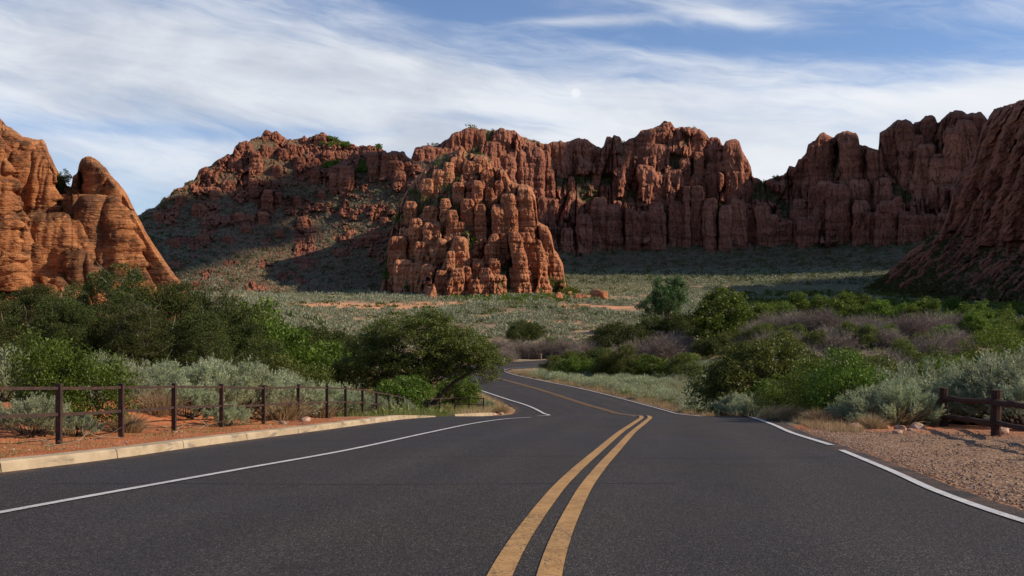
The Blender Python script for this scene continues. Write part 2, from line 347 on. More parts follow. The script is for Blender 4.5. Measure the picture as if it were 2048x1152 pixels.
LB = [(-11, -8), (-10, 2), (-8.8, 8), (-7.75, 11), (-7.05, 14), (-6.1, 20), (-5.35, 25), (-4.65, 30), (-3.9, 35), (-3.1, 39), (-2.9, 50), (-3.0, 60), (-2.2, 70), (-.3, 77), (0.2, 85), (-1.9, 96), (-3.9, 106), (-7, 120),
      (-10.5, 134), (-13, 147), (-13, 156), (-10.5, 166), (-5, 176), (4, 186), (15, 196), (29, 207), (40, 221), (50, 248)]
RBs, LBs = crom(RB), crom(LB)
ROADPOLY = np.vstack([RBs, LBs[::-1]])
def seg_dist(px, py, A, closed=False):
    best = np.full(px.shape, 1e9); B = np.vstack([A, A[:1]]) if closed else A
    for (x0, y0), (x1, y1) in zip(B[:-1], B[1:]):
        dx_, dy_ = x1-x0, y1-y0; L = dx_*dx_+dy_*dy_+1e-12
        t = np.clip(((px-x0)*dx_+(py-y0)*dy_)/L, 0, 1); d = (px-x0-t*dx_)**2+(py-y0-t*dy_)**2; best = np.minimum(best, d)
    return np.sqrt(best)
def inside(px, py, A):
    r = np.zeros(px.shape, bool); B = np.vstack([A, A[:1]])
    for (x0, y0), (x1, y1) in zip(B[:-1], B[1:]):
        if y0 == y1: continue
        r ^= ((y0 > py) != (y1 > py)) & (px < (x1-x0)*(py-y0)/(y1-y0)+x0)
    return r
def road_sd(x, y):
    x = np.atleast_1d(np.asarray(x, float)); y = np.atleast_1d(np.asarray(y, float)); out = np.full(x.shape, 60.)
    m = (y < 260) & (y > -20) & (np.abs(x-10) < 110)
    if m.any():
        P = ROADPOLY[::3]; d = seg_dist(x[m], y[m], P, True); s = inside(x[m], y[m], P); out[m] = np.where(s, -d, d)
    return out
def lateral(x, y):
    z = .55*sstep(-8.6, -11.5, x)*sstep(18, 26, y)*sstep(60, 44, y)
    z = z+.35*sstep(-8, -10, x)*np.exp(-((y-32)/4.)**2)
    z = z+2.2*sstep(-14, -40, x)*sstep(25, 60, y)*sstep(160, 110, y)
    u = x/np.maximum(y, 20.)
    z = z+(5.0*sstep(.10, .30, u)*sstep(90, 170, y)*sstep(420, 260, y))
    z = z+3.*sstep(-.12, -.24, u)*sstep(120, 200, y)*sstep(420, 300, y)
    z = z+.35*fbm(x*.09, y*.09, 3, 3)+.8*fbm(x*.02, y*.02, 5, 2)*sstep(100, 200, y)
    return z
def gz(x, y, sd=None):
    x = np.atleast_1d(np.asarray(x, float)); y = np.atleast_1d(np.asarray(y, float))
    if sd is None: sd = road_sd(x, y)
    A = sstep(.8, 7., sd)
    return Pz(y)+A*lateral(x, y)+np.where(sd < .0, -.06-.0006*np.abs(y), 0.)
def g1(x, y): return float(gz(x, y)[0])

def sandp(x, y):
    q = 0
    for (a, b, ra, rb) in ((-66, 395, 42, 22), (-92, 420, 34, 13), (-30, 425, 16, 8), (31, 388, 16, 17), (24, 412, 10, 8), (70, 300, 20, 14), (130, 345, 34, 16), (160, 330, 20, 10), (60, 262, 16, 12), (-6, 330, 20, 6), (-80, 330, 22, 8), (10, 300, 14, 5)):
        q = q+np.exp(-(((x-a)/ra)**2+((y-b)/rb)**2))
    return np.clip(sstep(.25, .6, q+.45*fbm(x*.08, y*.1, 61, 4)*(q > .05)), 0, 1)
# terrain sheet
def spaced(lim0, lim1, step0, grow):
    a = [0.]; s = step0
    while a[-1] < lim1: a.append(a[-1]+s); s *= grow
    b = [0.]; s = step0
    while b[-1] > lim0: b.append(b[-1]-s); s *= grow
    return np.array(b[:0:-1]+a)
gxv = spaced(-2600, 2600, .22, 1.0125); gyv = spaced(-60, 2500, .25, 1.008)
X, Y = np.meshgrid(gxv, gyv); sd = road_sd(X.ravel(), Y.ravel()).reshape(X.shape)
Z = gz(X.ravel(), Y.ravel(), sd.ravel()).reshape(X.shape)
near = sstep(.3, 1.5, sd)*sstep(90, 40, Y)
Z += near*(.045*fbm(X*1.3, Y*1.3, 11, 4)+.02*fbm(X*6, Y*6, 12, 2))
gravel = sstep(-.2, .6, X-4.)*sstep(30., 25., Y+.25*(X-8)+2*fbm(X*.3, Y*.3, 4, 3))*sstep(-.5, .3, sd)
edge = np.exp(-np.maximum(sd-.2, 0)/1.2)*sstep(20, 30, Y)
gravel = np.clip(gravel+(X < 0)*.35*np.exp(-np.maximum(sd, 0)/.5)*(Y < 60), 0, 1)
grass = np.clip(edge*1.6*(Y > 30)*(X > 0)+((X < 0)*(Y > 38)*(Y < 130)*sstep(8, 1, sd)), 0, 1)
grass = np.clip(grass+sstep(45, 70, Y)*sstep(330, 200, Y)*.8, 0, 1)
b_ = MB(); ny, nx = X.shape; idx = np.arange(ny*nx).reshape(ny, nx)
b_.add(np.stack([X, Y, Z], -1).reshape(-1, 3), np.stack([idx[:-1, :-1], idx[:-1, 1:], idx[1:, 1:], idx[1:, :-1]], -1).reshape(-1, 4))
tag(b_.build('ground', M['ground'], smooth=True, attrs=dict(sand=sandp(X, Y).ravel(), far=(sstep(100, 220, Y)*.999+.85*sstep(44, 60, Y)*(X > 0)).clip(0, 1).ravel(), gravel=gravel.ravel(), grass=grass.ravel())), kind='structure')

# road
def ribbon(name, A, B, m, off, nc=2, kind='structure', label=None):
    n = len(A); t = np.linspace(0, 1, nc)[None, :, None]; P = A[:, None]*(1-t)+B[:, None]*t
    z = Pz(P[..., 1])+off+.00045*np.abs(P[..., 1])*(off > .003)
    V = np.concatenate([P, z[..., None]], -1).reshape(-1, 3); i = np.arange(n*nc).reshape(n, nc)
    b = MB(); b.add(V, np.stack([i[:-1, :-1], i[:-1, 1:], i[1:, 1:], i[1:, :-1]], -1).reshape(-1, 4))
    o = b.build(name, m, smooth=True, attrs=dict(cross=np.broadcast_to(t[..., 0], (n, nc)).ravel())); tag(o, kind=kind, label=label); return o
def densify(A, k):
    s = np.arange(len(A)); q = np.linspace(0, len(A)-1, (len(A)-1)*k+1); return np.stack([np.interp(q, s, A[:, 0]), np.interp(q, s, A[:, 1])], -1)
ribbon('road', densify(LBs, 3), densify(RBs, 3), M['asphalt'], 0., 24)
def offset(C, d):
    t = unit(np.gradient(C, axis=0)); return C+np.stack([t[:, 1], -t[:, 0]], -1)*d
def resamp(C, st):
    L = np.r_[0, np.cumsum(np.linalg.norm(np.diff(C, axis=0), axis=1))]; q = np.arange(0, L[-1], st); return np.stack([np.interp(q, L, C[:, 0]), np.interp(q, L, C[:, 1])], -1)
CL = [(-.25, -4), (-.12, 2), (.08, 6.3), (.56, 10.6), (1.05, 14), (1.78, 18.5), (2.9, 25.3), (4.1, 32), (4.95, 37), (5.6, 43), (7.2, 55), (8.3, 66), (8.75, 74), (8.0, 81), (5.8, 92.3), (3.1, 107), (-.5, 123.6), (-4.6, 139), (-7.0, 150), (-6.6, 159), (-3, 168), (4.5, 176), (15, 184.5), (28, 195), (40, 207), (50, 226)]
CLs = resamp(crom(CL, 12), .5)
_w = np.interp(CLs[:, 1], [36, 60], [.080, .052])[:, None]; _o = np.interp(CLs[:, 1], [36, 60], [.155, .17])[:, None]
def offs(C, d): t = unit(np.gradient(C, axis=0)); return C+np.stack([t[:, 1], -t[:, 0]], -1)*d
for sg in (-1, 1):
    o = ribbon('centre_line', offs(CLs, sg*_o-_w), offs(CLs, sg*_o+_w), M['yellow'], .006)
    o['label'] = 'yellow centre stripe, the %s one of the double line' % ('left' if sg < 0 else 'right')
def line(name, P, wd, label, step=.5):
    C = resamp(crom(P, 12), step); o = ribbon(name, offset(C, -wd/2), offset(C, wd/2), M['white'], .006); o['label'] = label
RL = [(4.1, -4), (4.25, 2), (4.45, 8), (4.75, 11), (5.3, 14), (6.12, 18.8)]
line('edge_line', RL, .115, 'white edge line in front of the gravel pullout')
RL2 = [(6.35, 19.9), (7.0, 25), (7.85, 30), (8.6, 35), (9.2, 39), (10.9, 50), (12.2, 60), (13.0, 70), (13.0, 78), (12.0, 86), (9.75, 98.6), (7.15, 111), (3.85, 123.6), (.45, 137), (-1.05, 147), (-1.05, 152), (.3, 158.2), (5, 163.8), (13.7, 171.6)]
line('edge_line', RL2, .14, 'white edge line along the sagebrush side of the bend')
LLn = [(-5.9, 1), (-5.3, 6), (-4.8, 9.4), (-3.9, 14), (-3.0, 18.5), (-2.1, 25), (-1.2, 31), (-.25, 35), (.8, 37.3)]
line('edge_line', LLn, .12, 'white line crossing the asphalt left of the yellow lines', .4)
line('edge_line', [(1.75, 69), (2.5, 72), (2.75, 75), (2.3, 81), (1.2, 88), (-.5, 94.5), (-3.2, 106), (-6.3, 120), (-9.8, 134)], .24, 'white line hooking round the corner beyond the kerb', .4)
# a transverse sealed crack
_c = np.stack([np.linspace(-5.6, 2.0, 60), 12.15+.05*np.sin(np.linspace(0, 9, 60))+rng.normal(0, .012, 60)], -1)

b = MB(); _h = .012; _n = len(_c); zz = Pz(_c[:, 1])+.004
b.add(np.vstack([np.column_stack([_c[:, 0], _c[:, 1]-_h, Pz(_c[:, 1]-_h)+.004]), np.column_stack([_c[:, 0], _c[:, 1]+_h, Pz(_c[:, 1]+_h)+.004])]), [[i, i+1, _n+i+1, _n+i] for i in range(_n-1)])
M['tar'] = plain_mat('crack_tar', (.008, .007, .007), (.016, .014, .013), 8, .7)
def crack(pts, wd, seed):
    r = np.random.default_rng(seed); C = resamp(crom(pts, 10), .08); C = C+np.cumsum(r.normal(0, .006, C.shape), axis=0); C = C[:int(len(C))]
    A, B = offset(C, -wd/2), offset(C, wd/2); n = len(C)
    bb = np.vstack([np.column_stack([A, Pz(A[:, 1])+.004]), np.column_stack([B, Pz(B[:, 1])+.004])]); b.add(bb, [[i, i+1, n+i+1, n+i] for i in range(n-1)])
crack([(-2.6, 16.5), (0, 16.9), (2.8, 16.4), (6, 16.9)], .02, 2); crack([(-5.6, 21.5), (-2, 21.8), (1.8, 21.6)], .022, 3)
tag(b.build('road_seam', M['tar']), 'thin dark transverse seam across the near asphalt', kind='structure')
# kerb: blocks with joints
KP = crom([(-9.6, 5.4), (-8.75, 8.), (-7.75, 11), (-7.0, 13.95), (-6.5, 16.5), (-6.1, 20), (-5.4, 24.6), (-4.75, 29), (-4.2, 33), (-3.75, 36), (-2.95, 38.6)], 12)
def kerb(P, name, label, h=.15, hend=None, step=.3):
    C = P if len(P) < 60 else resamp(P, step); prof = [(.03, -.12), (0., h-.03), (-.03, h), (-.30, h), (-.31, -.12)]; n = len(C); V = []
    hh = np.full(n, 1.) if hend is None else np.interp(np.arange(n), [0, n-1], [1, hend])
    for (o_, z_) in prof:
        Q = offset(C, o_); V.append(np.column_stack([Q, Pz(C[:, 1])+(z_*hh if z_ > 0 else z_)]))
    V = np.stack(V, 1); k = len(prof); i = np.arange(n*k).reshape(n, k); b = MB()
    b.add(V.reshape(-1, 3), np.stack([i[:-1, :-1], i[1:, :-1], i[1:, 1:], i[:-1, 1:]], -1).reshape(-1, 4))
    for e in (0, n-1): b.add(V[e], [[0, 1, 3, 4]]); b.add(V[e][1:4], [[0, 1, 2]])
    o = b.build(name, M['kerb']); tag(o, label, 'kerb', 'pale concrete kerb stones along the left verge'); return o
Lk = np.r_[0, np.cumsum(np.linalg.norm(np.diff(KP, axis=0), axis=1))]
ks = [0, 4.6, 8.75, 11.5, 14., 17., 20.1, 23.6, 27., 30.2, Lk[-1]]
kn = ['nearest kerb stone at the left edge of the picture', 'kerb stone left of the first steel post', 'stained kerb stone in front of the nearest steel post', 'kerb stone in front of the second steel post', 'kerb stone in front of the third steel post', 'kerb stone in front of the fourth steel post', 'kerb stone below the red sand bank', 'kerb stone below the straw tussock', 'kerb stone below the pale sagebrush', 'ramped last kerb stone before the gap']
for i in range(len(ks)-1):
    q = np.arange(ks[i]+.012, ks[i+1]-.012, .25); q = np.r_[q, ks[i+1]-.012]
    seg = np.stack([np.interp(q, Lk, KP[:, 0]), np.interp(q, Lk, KP[:, 1])], -1)
    kerb(seg, 'kerb_stone', kn[i], hend=.25 if i == len(ks)-2 else None, step=.25)
kerb(crom([(-3.3, 58), (-3.2, 63), (-2.5, 69), (-1.4, 73.5)], 8), 'kerb_stone', 'short pale kerb beyond the gap, by the fence end', .22)

# ------------------------------------------------------------------ rock sheets
def interp_sky(pts, px): p = np.array(pts, float); return np.interp(px, p[:, 0], p[:, 1])
ALLSHEETS = {}
def sheet(name, m, px0, px1, step, skypts, ybot, dbase, cols, label, seed, rough=(5., 40., 1.), lumps=(), strata=(8., .8), round_=(10, 12.), skyj=2.0, veg0=1., vstep=None, tiltz=0., backslope=.5, cel=(), rockfn=None, smooth=False, rsm=.25):
    vstep = vstep or step
    pxv = np.arange(px0, px1+.1, step); sk = interp_sky(skypts, pxv); sk = sk+skyj*fbm(pxv/14., pxv*0+seed, seed, 5, .6)*1.3; _q = pxv/9.+.4*fbm(pxv/9., pxv*0, seed+1, 2); sk = sk+skyj*.9*(h2(np.floor(_q), _q*0, seed)-.5)*2*np.clip(4*np.minimum(_q%1, 1-_q%1), 0, 1)**.3
    nv = int((ybot-sk.min())/vstep)+1; v = np.linspace(0, 1, nv)[:, None]
    PX = np.broadcast_to(pxv[None], (nv, len(pxv))).copy(); PY = ybot+(sk[None]-ybot)*v         # row 0 = foot, last = skyline
    wx = PX+3.5*fbm(PX/26, PY/40, seed+1, 4); wy = PY+3.*fbm(PX/40, PY/30, seed+2, 3)
    D0 = dbase(PX, PY)
    mpp = D0/F
    mask = np.zeros(PX.shape); D = D0.copy()
    for (a, sc_, k) in lumps:                                                         # boulders and ribs on the slope
        d_, r_ = worley(wx/sc_, wy/sc_, seed+int(sc_*7)); hgt = np.clip(.62-d_, 0, 1)*(r_ > k); D = D-a*np.sqrt(hgt)*1.25; mask = np.maximum(mask, (hgt > .02)*.5)
    rk = rockfn(PX, PY) if rockfn is not None else np.zeros(PX.shape)
    if cel:
        for (cw, ch, ar, ai, ew, tl, sd_) in cel:
            f1, f2, id_ = cells((wx+tl*(PY-400))/cw, wy/ch, seed+sd_); D = D-rk*(ar*np.clip((f2-f1)/ew, 0, 1)**.42+ai*(id_-.5)-ar*.5)
        mask = np.maximum(mask, rk)
    for c in cols:
        cx, hw, top, bot, tl = c[:5]; k = c[5] if len(c) > 5 else .8; pw = c[6] if len(c) > 6 else 2.8
        x0 = cx+min(0, tl*(bot-top))-hw*1.4; x1 = cx+max(0, tl*(bot-top))+hw*1.4
        ci = np.where((pxv >= x0) & (pxv <= x1))[0]
        if not len(ci): continue
        s_ = slice(ci[0], ci[-1]+1); qx, qy = wx[:, s_], wy[:, s_]; bt = bot+22
        tt = (qy-top)/(bt-top); te = np.clip((qy-top)/(hw*1.5), 0, 1)
        weff = hw*(.42+.58*(1-(1-te)**2.4)**.42)*(1+.10*tt)*(1+.22*(vn(qy/11.+cx, qy*0+cx, 5)-.5))
        u = (qx-(cx+tl*(qy-top)))/np.maximum(weff, .1)
        ok = (np.abs(u) < 1) & (qy > top) & (qy < bt)
        f = np.clip(1-np.abs(u)**pw, 0, 1)**(1/pw)
        foot = float(dbase(np.array([[cx+tl*(bot-top)]]), np.array([[float(bot)]]))[0, 0]); r = hw*foot/F*1.15*k
        seg = (1-(1-te)**2.2)**.5
        d = foot-r*(f*seg)+r*.15+(bot-qy)*foot/F*.16
        d = np.where(ok, d, 1e9); cur = D[:, s_]; mm = d < cur
        D[:, s_] = np.where(mm, d, cur); mask[:, s_] = np.where(mm, 1, mask[:, s_])
    if cel:
        for (cw, ch, ar, ai, ew, tl, sd_) in cel[2:]:
            f1, f2, id_ = cells((wx+tl*(PY-400))/cw, wy/ch, seed+sd_+50); D = D-mask*(.55*ar*np.clip((f2-f1)/ew, 0, 1)**.42+.55*ai*(id_-.5))
    Xw = (PX-CX)/F*D; Zw = (CY-PY)/F*D
    Zt = Zw+tiltz*Xw
    # bedding grooves and roughness in world space
    bd = vn(Zt/strata[0]+.6*fbm(Xw/60, Zw/60, seed+3, 2), Xw/220., seed+4); bd2 = vn(Zt/(strata[0]*.37)+.4*fbm(Xw/25, Zw/30, seed+6, 2), Xw/90., seed+7)
    rockm = .25+.75*mask
    D = D+strata[1]*rockm*((np.abs(bd*2-1)**.6)*-1.+.5)*1.4+strata[1]*.6*rockm*(bd2-.5)
    D = D+rough[0]*.35*rockm*fbm(Xw/rough[1], Zw/(rough[1]*1.6), seed+8, 6, .55)
    rid = 1-np.abs(fbm(Xw/(rough[1]*.5), Zw/(rough[1]*2.2), seed+9, 4, .55)); D = D+rough[2]*rockm*(rid**5)
    D = D+rsm*rough[2]*fbm(Xw/6., Zw/6., seed+10, 4, .6)
    dt = (PY-sk[None]); e = np.clip(1-dt/round_[0], 0, 1); D = D+round_[1]*(1-np.sqrt(np.clip(1-e*e, 0, 1)))
    V = np.stack([(PX-CX)/F*D, D, (CY-PY)/F*D], -1)
    vegm = (1-mask)*veg0
    top = V[-1]; rows = [V]; vg = [vegm]
    for (bk, dr) in ((6, 1.), (25, 5.), (80, 30.), (160, 110), (200, 260)):
        T = top.copy(); T[:, 1] += bk; T[:, 0] *= T[:, 1]/top[:, 1]; T[:, 2] = top[:, 2]-dr*backslope; rows.append(T[None]); vg.append(vegm[-1:]*0+.5)
    bt = V[0].copy(); bt[:, 1] -= 3; bt[:, 2] -= 25; rows.insert(0, bt[None]); vg.insert(0, vegm[:1])
    V2 = np.concatenate(rows); VG = np.concatenate(vg); n, mcol = V2.shape[:2]; i = np.arange(n*mcol).reshape(n, mcol); b = MB()
    b.add(V2.reshape(-1, 3), np.stack([i[:-1, :-1], i[:-1, 1:], i[1:, 1:], i[1:, :-1]], -1).reshape(-1, 4))
    o = b.build(name, m, smooth=False, attrs=dict(veg=VG.ravel())); tag(o, label, kind='structure')
    o.data.polygons.foreach_set('use_smooth', np.full(len(o.data.polygons), smooth))
    ALLSHEETS[name] = (V, vegm, PX, PY)
    return o
def table(rows):
    """rows: {px: [(py, depth), ...]} -> depth by interpolation"""
    ks_ = sorted(rows)
    def f(PX, PY):
        vals = [np.interp(PY, [p for p, _ in sorted(rows[k])], [d for _, d in sorted(rows[k])]) for k in ks_]
        if len(ks_) == 1: return vals[0]
        out = np.zeros(PX.shape); P = np.clip(PX, ks_[0], ks_[-1])
        for a in range(len(ks_)-1):
            t = (P-ks_[a])/(ks_[a+1]-ks_[a]); m_ = (P >= ks_[a]) & (P <= ks_[a+1]); out = np.where(m_, vals[a]*(1-t)+vals[a+1]*t, out)
        return out
    return f
def zc(lst, x0, y0, s): return [(x0+c[0]/s, c[1]/s, y0+c[2]/s, y0+c[3]/s)+tuple(c[4:] if len(c) > 4 else (0.,)) for c in lst]
def rand_cols(n, x0, x1, yt, yb, wr, hr, tilt=0., seed=1, k=.8):
    r = np.random.default_rng(seed); out = []
    for _ in range(n):
        x = r.uniform(x0, x1); y = r.uniform(yt, yb); wd = r.uniform(*wr); h = r.uniform(*hr); out.append((x, wd, y, y+h, tilt+r.normal(0, .06), k*r.uniform(.7, 1.2), r.uniform(2., 3.2)))
    return out

SKY_FAR = [(700, 330), (780, 318), (822, 318), (830, 295), (850, 290), (870, 293), (885, 285), (905, 268), (925, 258), (945, 253), (960, 258), (985, 262), (1000, 255), (1030, 260), (1045, 275), (1070, 280), (1085, 285), (1095, 288), (1110, 282), (1130, 284), (1150, 278), (1160, 274),
           (1175, 278), (1190, 290), (1203, 298), (1208, 290), (1213, 273), (1220, 274), (1224, 277), (1228, 271), (1240, 273), (1245, 285), (1258, 278), (1268, 275), (1280, 262), (1300, 258), (1318, 250), (1328, 241), (1342, 243), (1350, 256), (1375, 254), (1383, 257), (1400, 255), (1412, 268), (1418, 276),
           (1425, 272), (1440, 280), (1446, 292), (1452, 281), (1465, 277), (1478, 282), (1484, 300), (1495, 320), (1502, 337), (1505, 353), (1512, 358), (1525, 362), (1540, 358), (1560, 350), (1572, 346), (1578, 332), (1590, 335), (1597, 318), (1602, 318), (1612, 308), (1616, 290), (1630, 280), (1640, 266), (1648, 263),
           (1655, 268), (1668, 274), (1674, 266), (1686, 262), (1712, 264), (1717, 272), (1719, 288), (1730, 292), (1745, 298), (1757, 300), (1759, 264), (1775, 255), (1795, 240), (1810, 237), (1822, 244), (1826, 248), (1830, 243), (1840, 243), (1846, 236), (1850, 232), (1860, 229), (1870, 235), (1875, 244),
           (1888, 236), (1900, 223), (1925, 221), (1933, 230), (1942, 226), (1962, 222), (1970, 232), (1975, 240), (1982, 225), (1990, 215), (2010, 213), (2030, 205), (2060, 200), (2130, 190)]
C3 = zc([(245, 35, 740, 880), (340, 45, 660, 880), (425, 45, 560, 860), (510, 50, 600, 860), (545, 36, 430, 600, -.05), (600, 25, 620, 870), (640, 25, 640, 870), (690, 30, 640, 850), (760, 50, 590, 850), (870, 45, 580, 830), (930, 20, 500, 850), (990, 38, 500, 820),
         (1065, 40, 570, 850), (1155, 36, 610, 860), (1225, 50, 570, 840), (1295, 35, 600, 820), (1365, 35, 660, 830), (1420, 30, 700, 820), (1500, 40, 680, 820), (1590, 40, 670, 820), (1660, 40, 660, 820),
         (690, 62, 375, 590, .28), (740, 40, 530, 640), (865, 45, 400, 590), (830, 30, 380, 560), (1075, 40, 355, 480), (1095, 40, 425, 520), (1000, 30, 300, 520), (985, 40, 430, 560), (920, 30, 330, 520),
         (680, 34, 175, 370, -.1), (722, 36, 165, 380, -.1), (780, 60, 255, 420), (780, 50, 130, 300), (840, 40, 120, 220), (880, 40, 215, 330), (925, 34, 152, 260), (1000, 48, 158, 330), (1085, 40, 208, 330), (1095, 40, 250, 420), (1195, 52, 220, 600, .05), (1240, 50, 330, 540, .12),
         (55, 60, 270, 560), (110, 30, 240, 500, .1), (140, 32, 400, 600, -.05), (100, 30, 560, 760), (145, 26, 570, 780), (20, 30, 560, 800), (185, 60, 230, 390), (235, 30, 220, 400), (290, 36, 208, 390), (345, 32, 222, 390), (400, 26, 260, 400), (265, 24, 440, 580), (490, 22, 205, 300), (530, 24, 208, 330), (460, 30, 280, 420), (420, 30, 400, 560, -.2), (600, 36, 215, 360), (570, 30, 270, 420)], 1050, 200, 2.88)
C4 = zc([(370, 80, 222, 480, -.05), (515, 62, 212, 480, .1), (268, 42, 350, 520), (225, 25, 395, 470), (460, 60, 490, 800), (400, 52, 475, 680), (585, 50, 580, 800), (570, 66, 470, 640), (650, 46, 300, 500, .1), (715, 58, 580, 800), (700, 50, 460, 620), (810, 35, 640, 800), (870, 40, 660, 790), (940, 40, 650, 760), (1010, 40, 640, 740),
         (740, 66, 190, 350, .1), (810, 50, 150, 450, .1), (870, 26, 165, 250), (940, 46, 125, 300), (1020, 34, 165, 350), (880, 50, 230, 480, -.2), (930, 52, 280, 560, -.1), (1000, 60, 330, 570), (1060, 46, 200, 560), (1130, 66, 160, 450), (1085, 60, 105, 300), (1150, 40, 110, 300), (1205, 40, 105, 300), (1130, 72, 245, 500, -.05), (265, 50, 570, 680), (310, 62, 665, 810), (200, 40, 680, 800), (60, 40, 590, 820, .1), (120, 34, 650, 810), (150, 34, 690, 810), (370, 40, 600, 790), (500, 30, 640, 800), (640, 26, 640, 800), (770, 30, 560, 780), (350, 50, 500, 640), (1300, 60, 90, 300), (1260, 50, 95, 280)], 1500, 180, 2.62)
CM = [(905, 14, 262, 300, 0), (930, 18, 256, 296, 0), (955, 16, 256, 300, 0), (1003, 20, 256, 296, 0), (1032, 15, 262, 290, 0), (1058, 20, 284, 330, 0), (1035, 22, 300, 350, 0), (1010, 20, 310, 350, 0), (985, 18, 285, 330, 0), (1070, 18, 320, 400, 0), (1085, 14, 300, 380, 0), (1050, 18, 330, 380, 0),
      (852, 20, 292, 335, 0), (875, 14, 297, 335, 0), (835, 14, 298, 340, 0), (905, 20, 305, 330, 0)]
dfar = table({780: [(585, 640), (540, 720), (480, 800), (400, 860), (330, 900), (250, 980)],
              1060: [(585, 690), (560, 750), (540, 815), (500, 900), (480, 930), (400, 975), (300, 1010), (240, 1050)],
              1200: [(585, 690), (560, 760), (540, 840), (515, 930), (500, 975), (400, 1040), (300, 1075), (240, 1110)],
              1560: [(585, 690), (560, 760), (540, 840), (510, 930), (485, 975), (400, 1030), (300, 1075), (240, 1110)],
              1760: [(585, 690), (560, 740), (530, 820), (500, 880), (470, 920), (400, 960), (300, 1010), (220, 1040)],
              2060: [(585, 640), (560, 690), (530, 760), (500, 800), (470, 830), (400, 880), (300, 920), (190, 960)]})
sheet('far_cliff_wall', M['rock_far'], 740, 2130, 1.6, SKY_FAR, 588, dfar,
      [tuple(c[:4])+((c[4] if len(c) > 4 else 0.), .75, 3.2) for c in C3+C4+CM],
      'far red cliff wall of fluted sandstone columns across the valley', 21, rough=(9., 45., 4.), lumps=((1.2, 4., .8),), strata=(9., 1.6), round_=(9, 12.),
      cel=((32, 190, 18, 30, .16, .03, 1), (13, 90, 9, 14, .13, .02, 2), (6, 26, 2., 4., .14, 0, 3), (4, 7, .5, 1.3, .2, 0, 4)), rockfn=lambda x, y: sstep(np.interp(x, [740, 1090, 1200, 1480, 1560, 1700, 1800, 1900], [480, 510, 515, 505, 495, 490, 480, 455])+6*fbm(x/20, x*0, 8, 3), np.interp(x, [740, 1090, 1200, 1480, 1560, 1700, 1800, 1900], [466, 496, 502, 492, 482, 476, 466, 440]), y+26*np.exp(-((x-1335)/60.)**2)+14*np.exp(-((x-1700)/50.)**2)+16*fbm(x/55, x*0, 83, 4))*(.35+.65*sstep(-.35, .05, fbm(x/45., y/30., 17, 3)+.0012*(x-1000)*0)))

SKY_MT = [(225, 500), (250, 455), (270, 440), (283, 427), (300, 418), (316, 408), (330, 395), (345, 385), (352, 376), (365, 372), (385, 362), (393, 352), (397, 340), (405, 335), (418, 334), (425, 328), (440, 318), (455, 310), (465, 304), (470, 292), (478, 285), (490, 283), (500, 278), (510, 275), (520, 275), (528, 262), (533, 258), (545, 262), (553, 260), (562, 267), (575, 278),
          (590, 278), (605, 275), (609, 272), (615, 276), (625, 270), (630, 268), (638, 266), (650, 266), (660, 278), (680, 283), (700, 289), (720, 293), (740, 291), (755, 293), (765, 299), (775, 303), (785, 299), (798, 300), (808, 304), (818, 315), (830, 322), (860, 318), (900, 316), (960, 330)]
dmt = table({225: [(590, 520), (560, 560), (500, 640), (440, 730), (400, 760)],
             400: [(590, 520), (560, 575), (500, 670), (450, 740), (400, 800), (330, 850)],
             600: [(590, 540), (560, 600), (500, 700), (440, 780), (400, 815), (340, 850), (300, 900), (250, 950)],
             900: [(590, 560), (560, 600), (500, 650), (440, 700), (380, 750), (340, 790), (300, 850)]})
CMT = zc([(1085, 40, 220, 300), (1130, 30, 270, 440), (1145, 22, 290, 420), (1120, 26, 400, 520), (1200, 30, 180, 240), (1245, 24, 185, 250), (1225, 30, 330, 420), (1185, 30, 440, 600), (1230, 24, 450, 560), (1170, 30, 540, 640), (900, 34, 340, 390), (880, 34, 500, 600), (1390, 40, 300, 350), (1350, 24, 210, 250), (1420, 36, 195, 260),
          (1430, 26, 440, 520), (1400, 30, 350, 440), (1320, 24, 470, 560), (1340, 30, 560, 640), (1060, 30, 540, 600), (950, 30, 440, 520), (1010, 34, 400, 480), (800, 34, 470, 540), (900, 40, 640, 700), (770, 44, 660, 720), (1010, 36, 650, 700), (1500, 40, 330, 420), (1530, 40, 380, 440), (1250, 30, 260, 340), (1290, 30, 240, 330), (1330, 36, 300, 380), (1180, 34, 250, 320), (1040, 40, 300, 380), (700, 30, 540, 600), (1450, 30, 270, 340), (1090, 30, 600, 660), (1240, 30, 620, 680)], 0, 180, 2.2158)
CMT = [(a, b*.8, c_, d_*.6+c_*.4, e_, .6, 3.2) for (a, b, c_, d_, e_) in CMT]
CMT += zc([(270, 36, 285, 370), (355, 44, 275, 420), (300, 26, 330, 380), (420, 26, 275, 350), (400, 30, 330, 420), (450, 26, 335, 390), (500, 30, 350, 400), (410, 34, 385, 450), (270, 30, 355, 410), (120, 40, 360, 500), (60, 30, 400, 500), (330, 24, 640, 680), (150, 44, 710, 740), (220, 40, 745, 800), (270, 40, 715, 770)], 650, 200, 2.743)
sheet('red_mountain', M['rock_mount'], 225, 960, 1.5, SKY_MT, 598, dmt,
      CMT,
      'long red mountain with rubble slopes and ledges behind the trees', 33, rough=(7., 40., 2.5), lumps=((2.6, 6.5, .55), (1.5, 3.6, .45)), strata=(5., 1.2), round_=(8, 8.), skyj=3.,
      cel=((14, 26, 4, 10, .25, .15, 1), (7, 11, 2., 5, .2, .1, 2), (3.5, 4, .8, 2.4, .2, 0, 3)), rockfn=lambda x, y: np.clip(sstep(-.06, .10, fbm(x/38., y/22., 19, 4)+np.interp(y, [250, 340, 430, 500, 540, 600], [.10, .05, -.01, -.10, -.24, -.4])-.12*sstep(600, 700, x)*sstep(300, 340, y)), 0, 1))

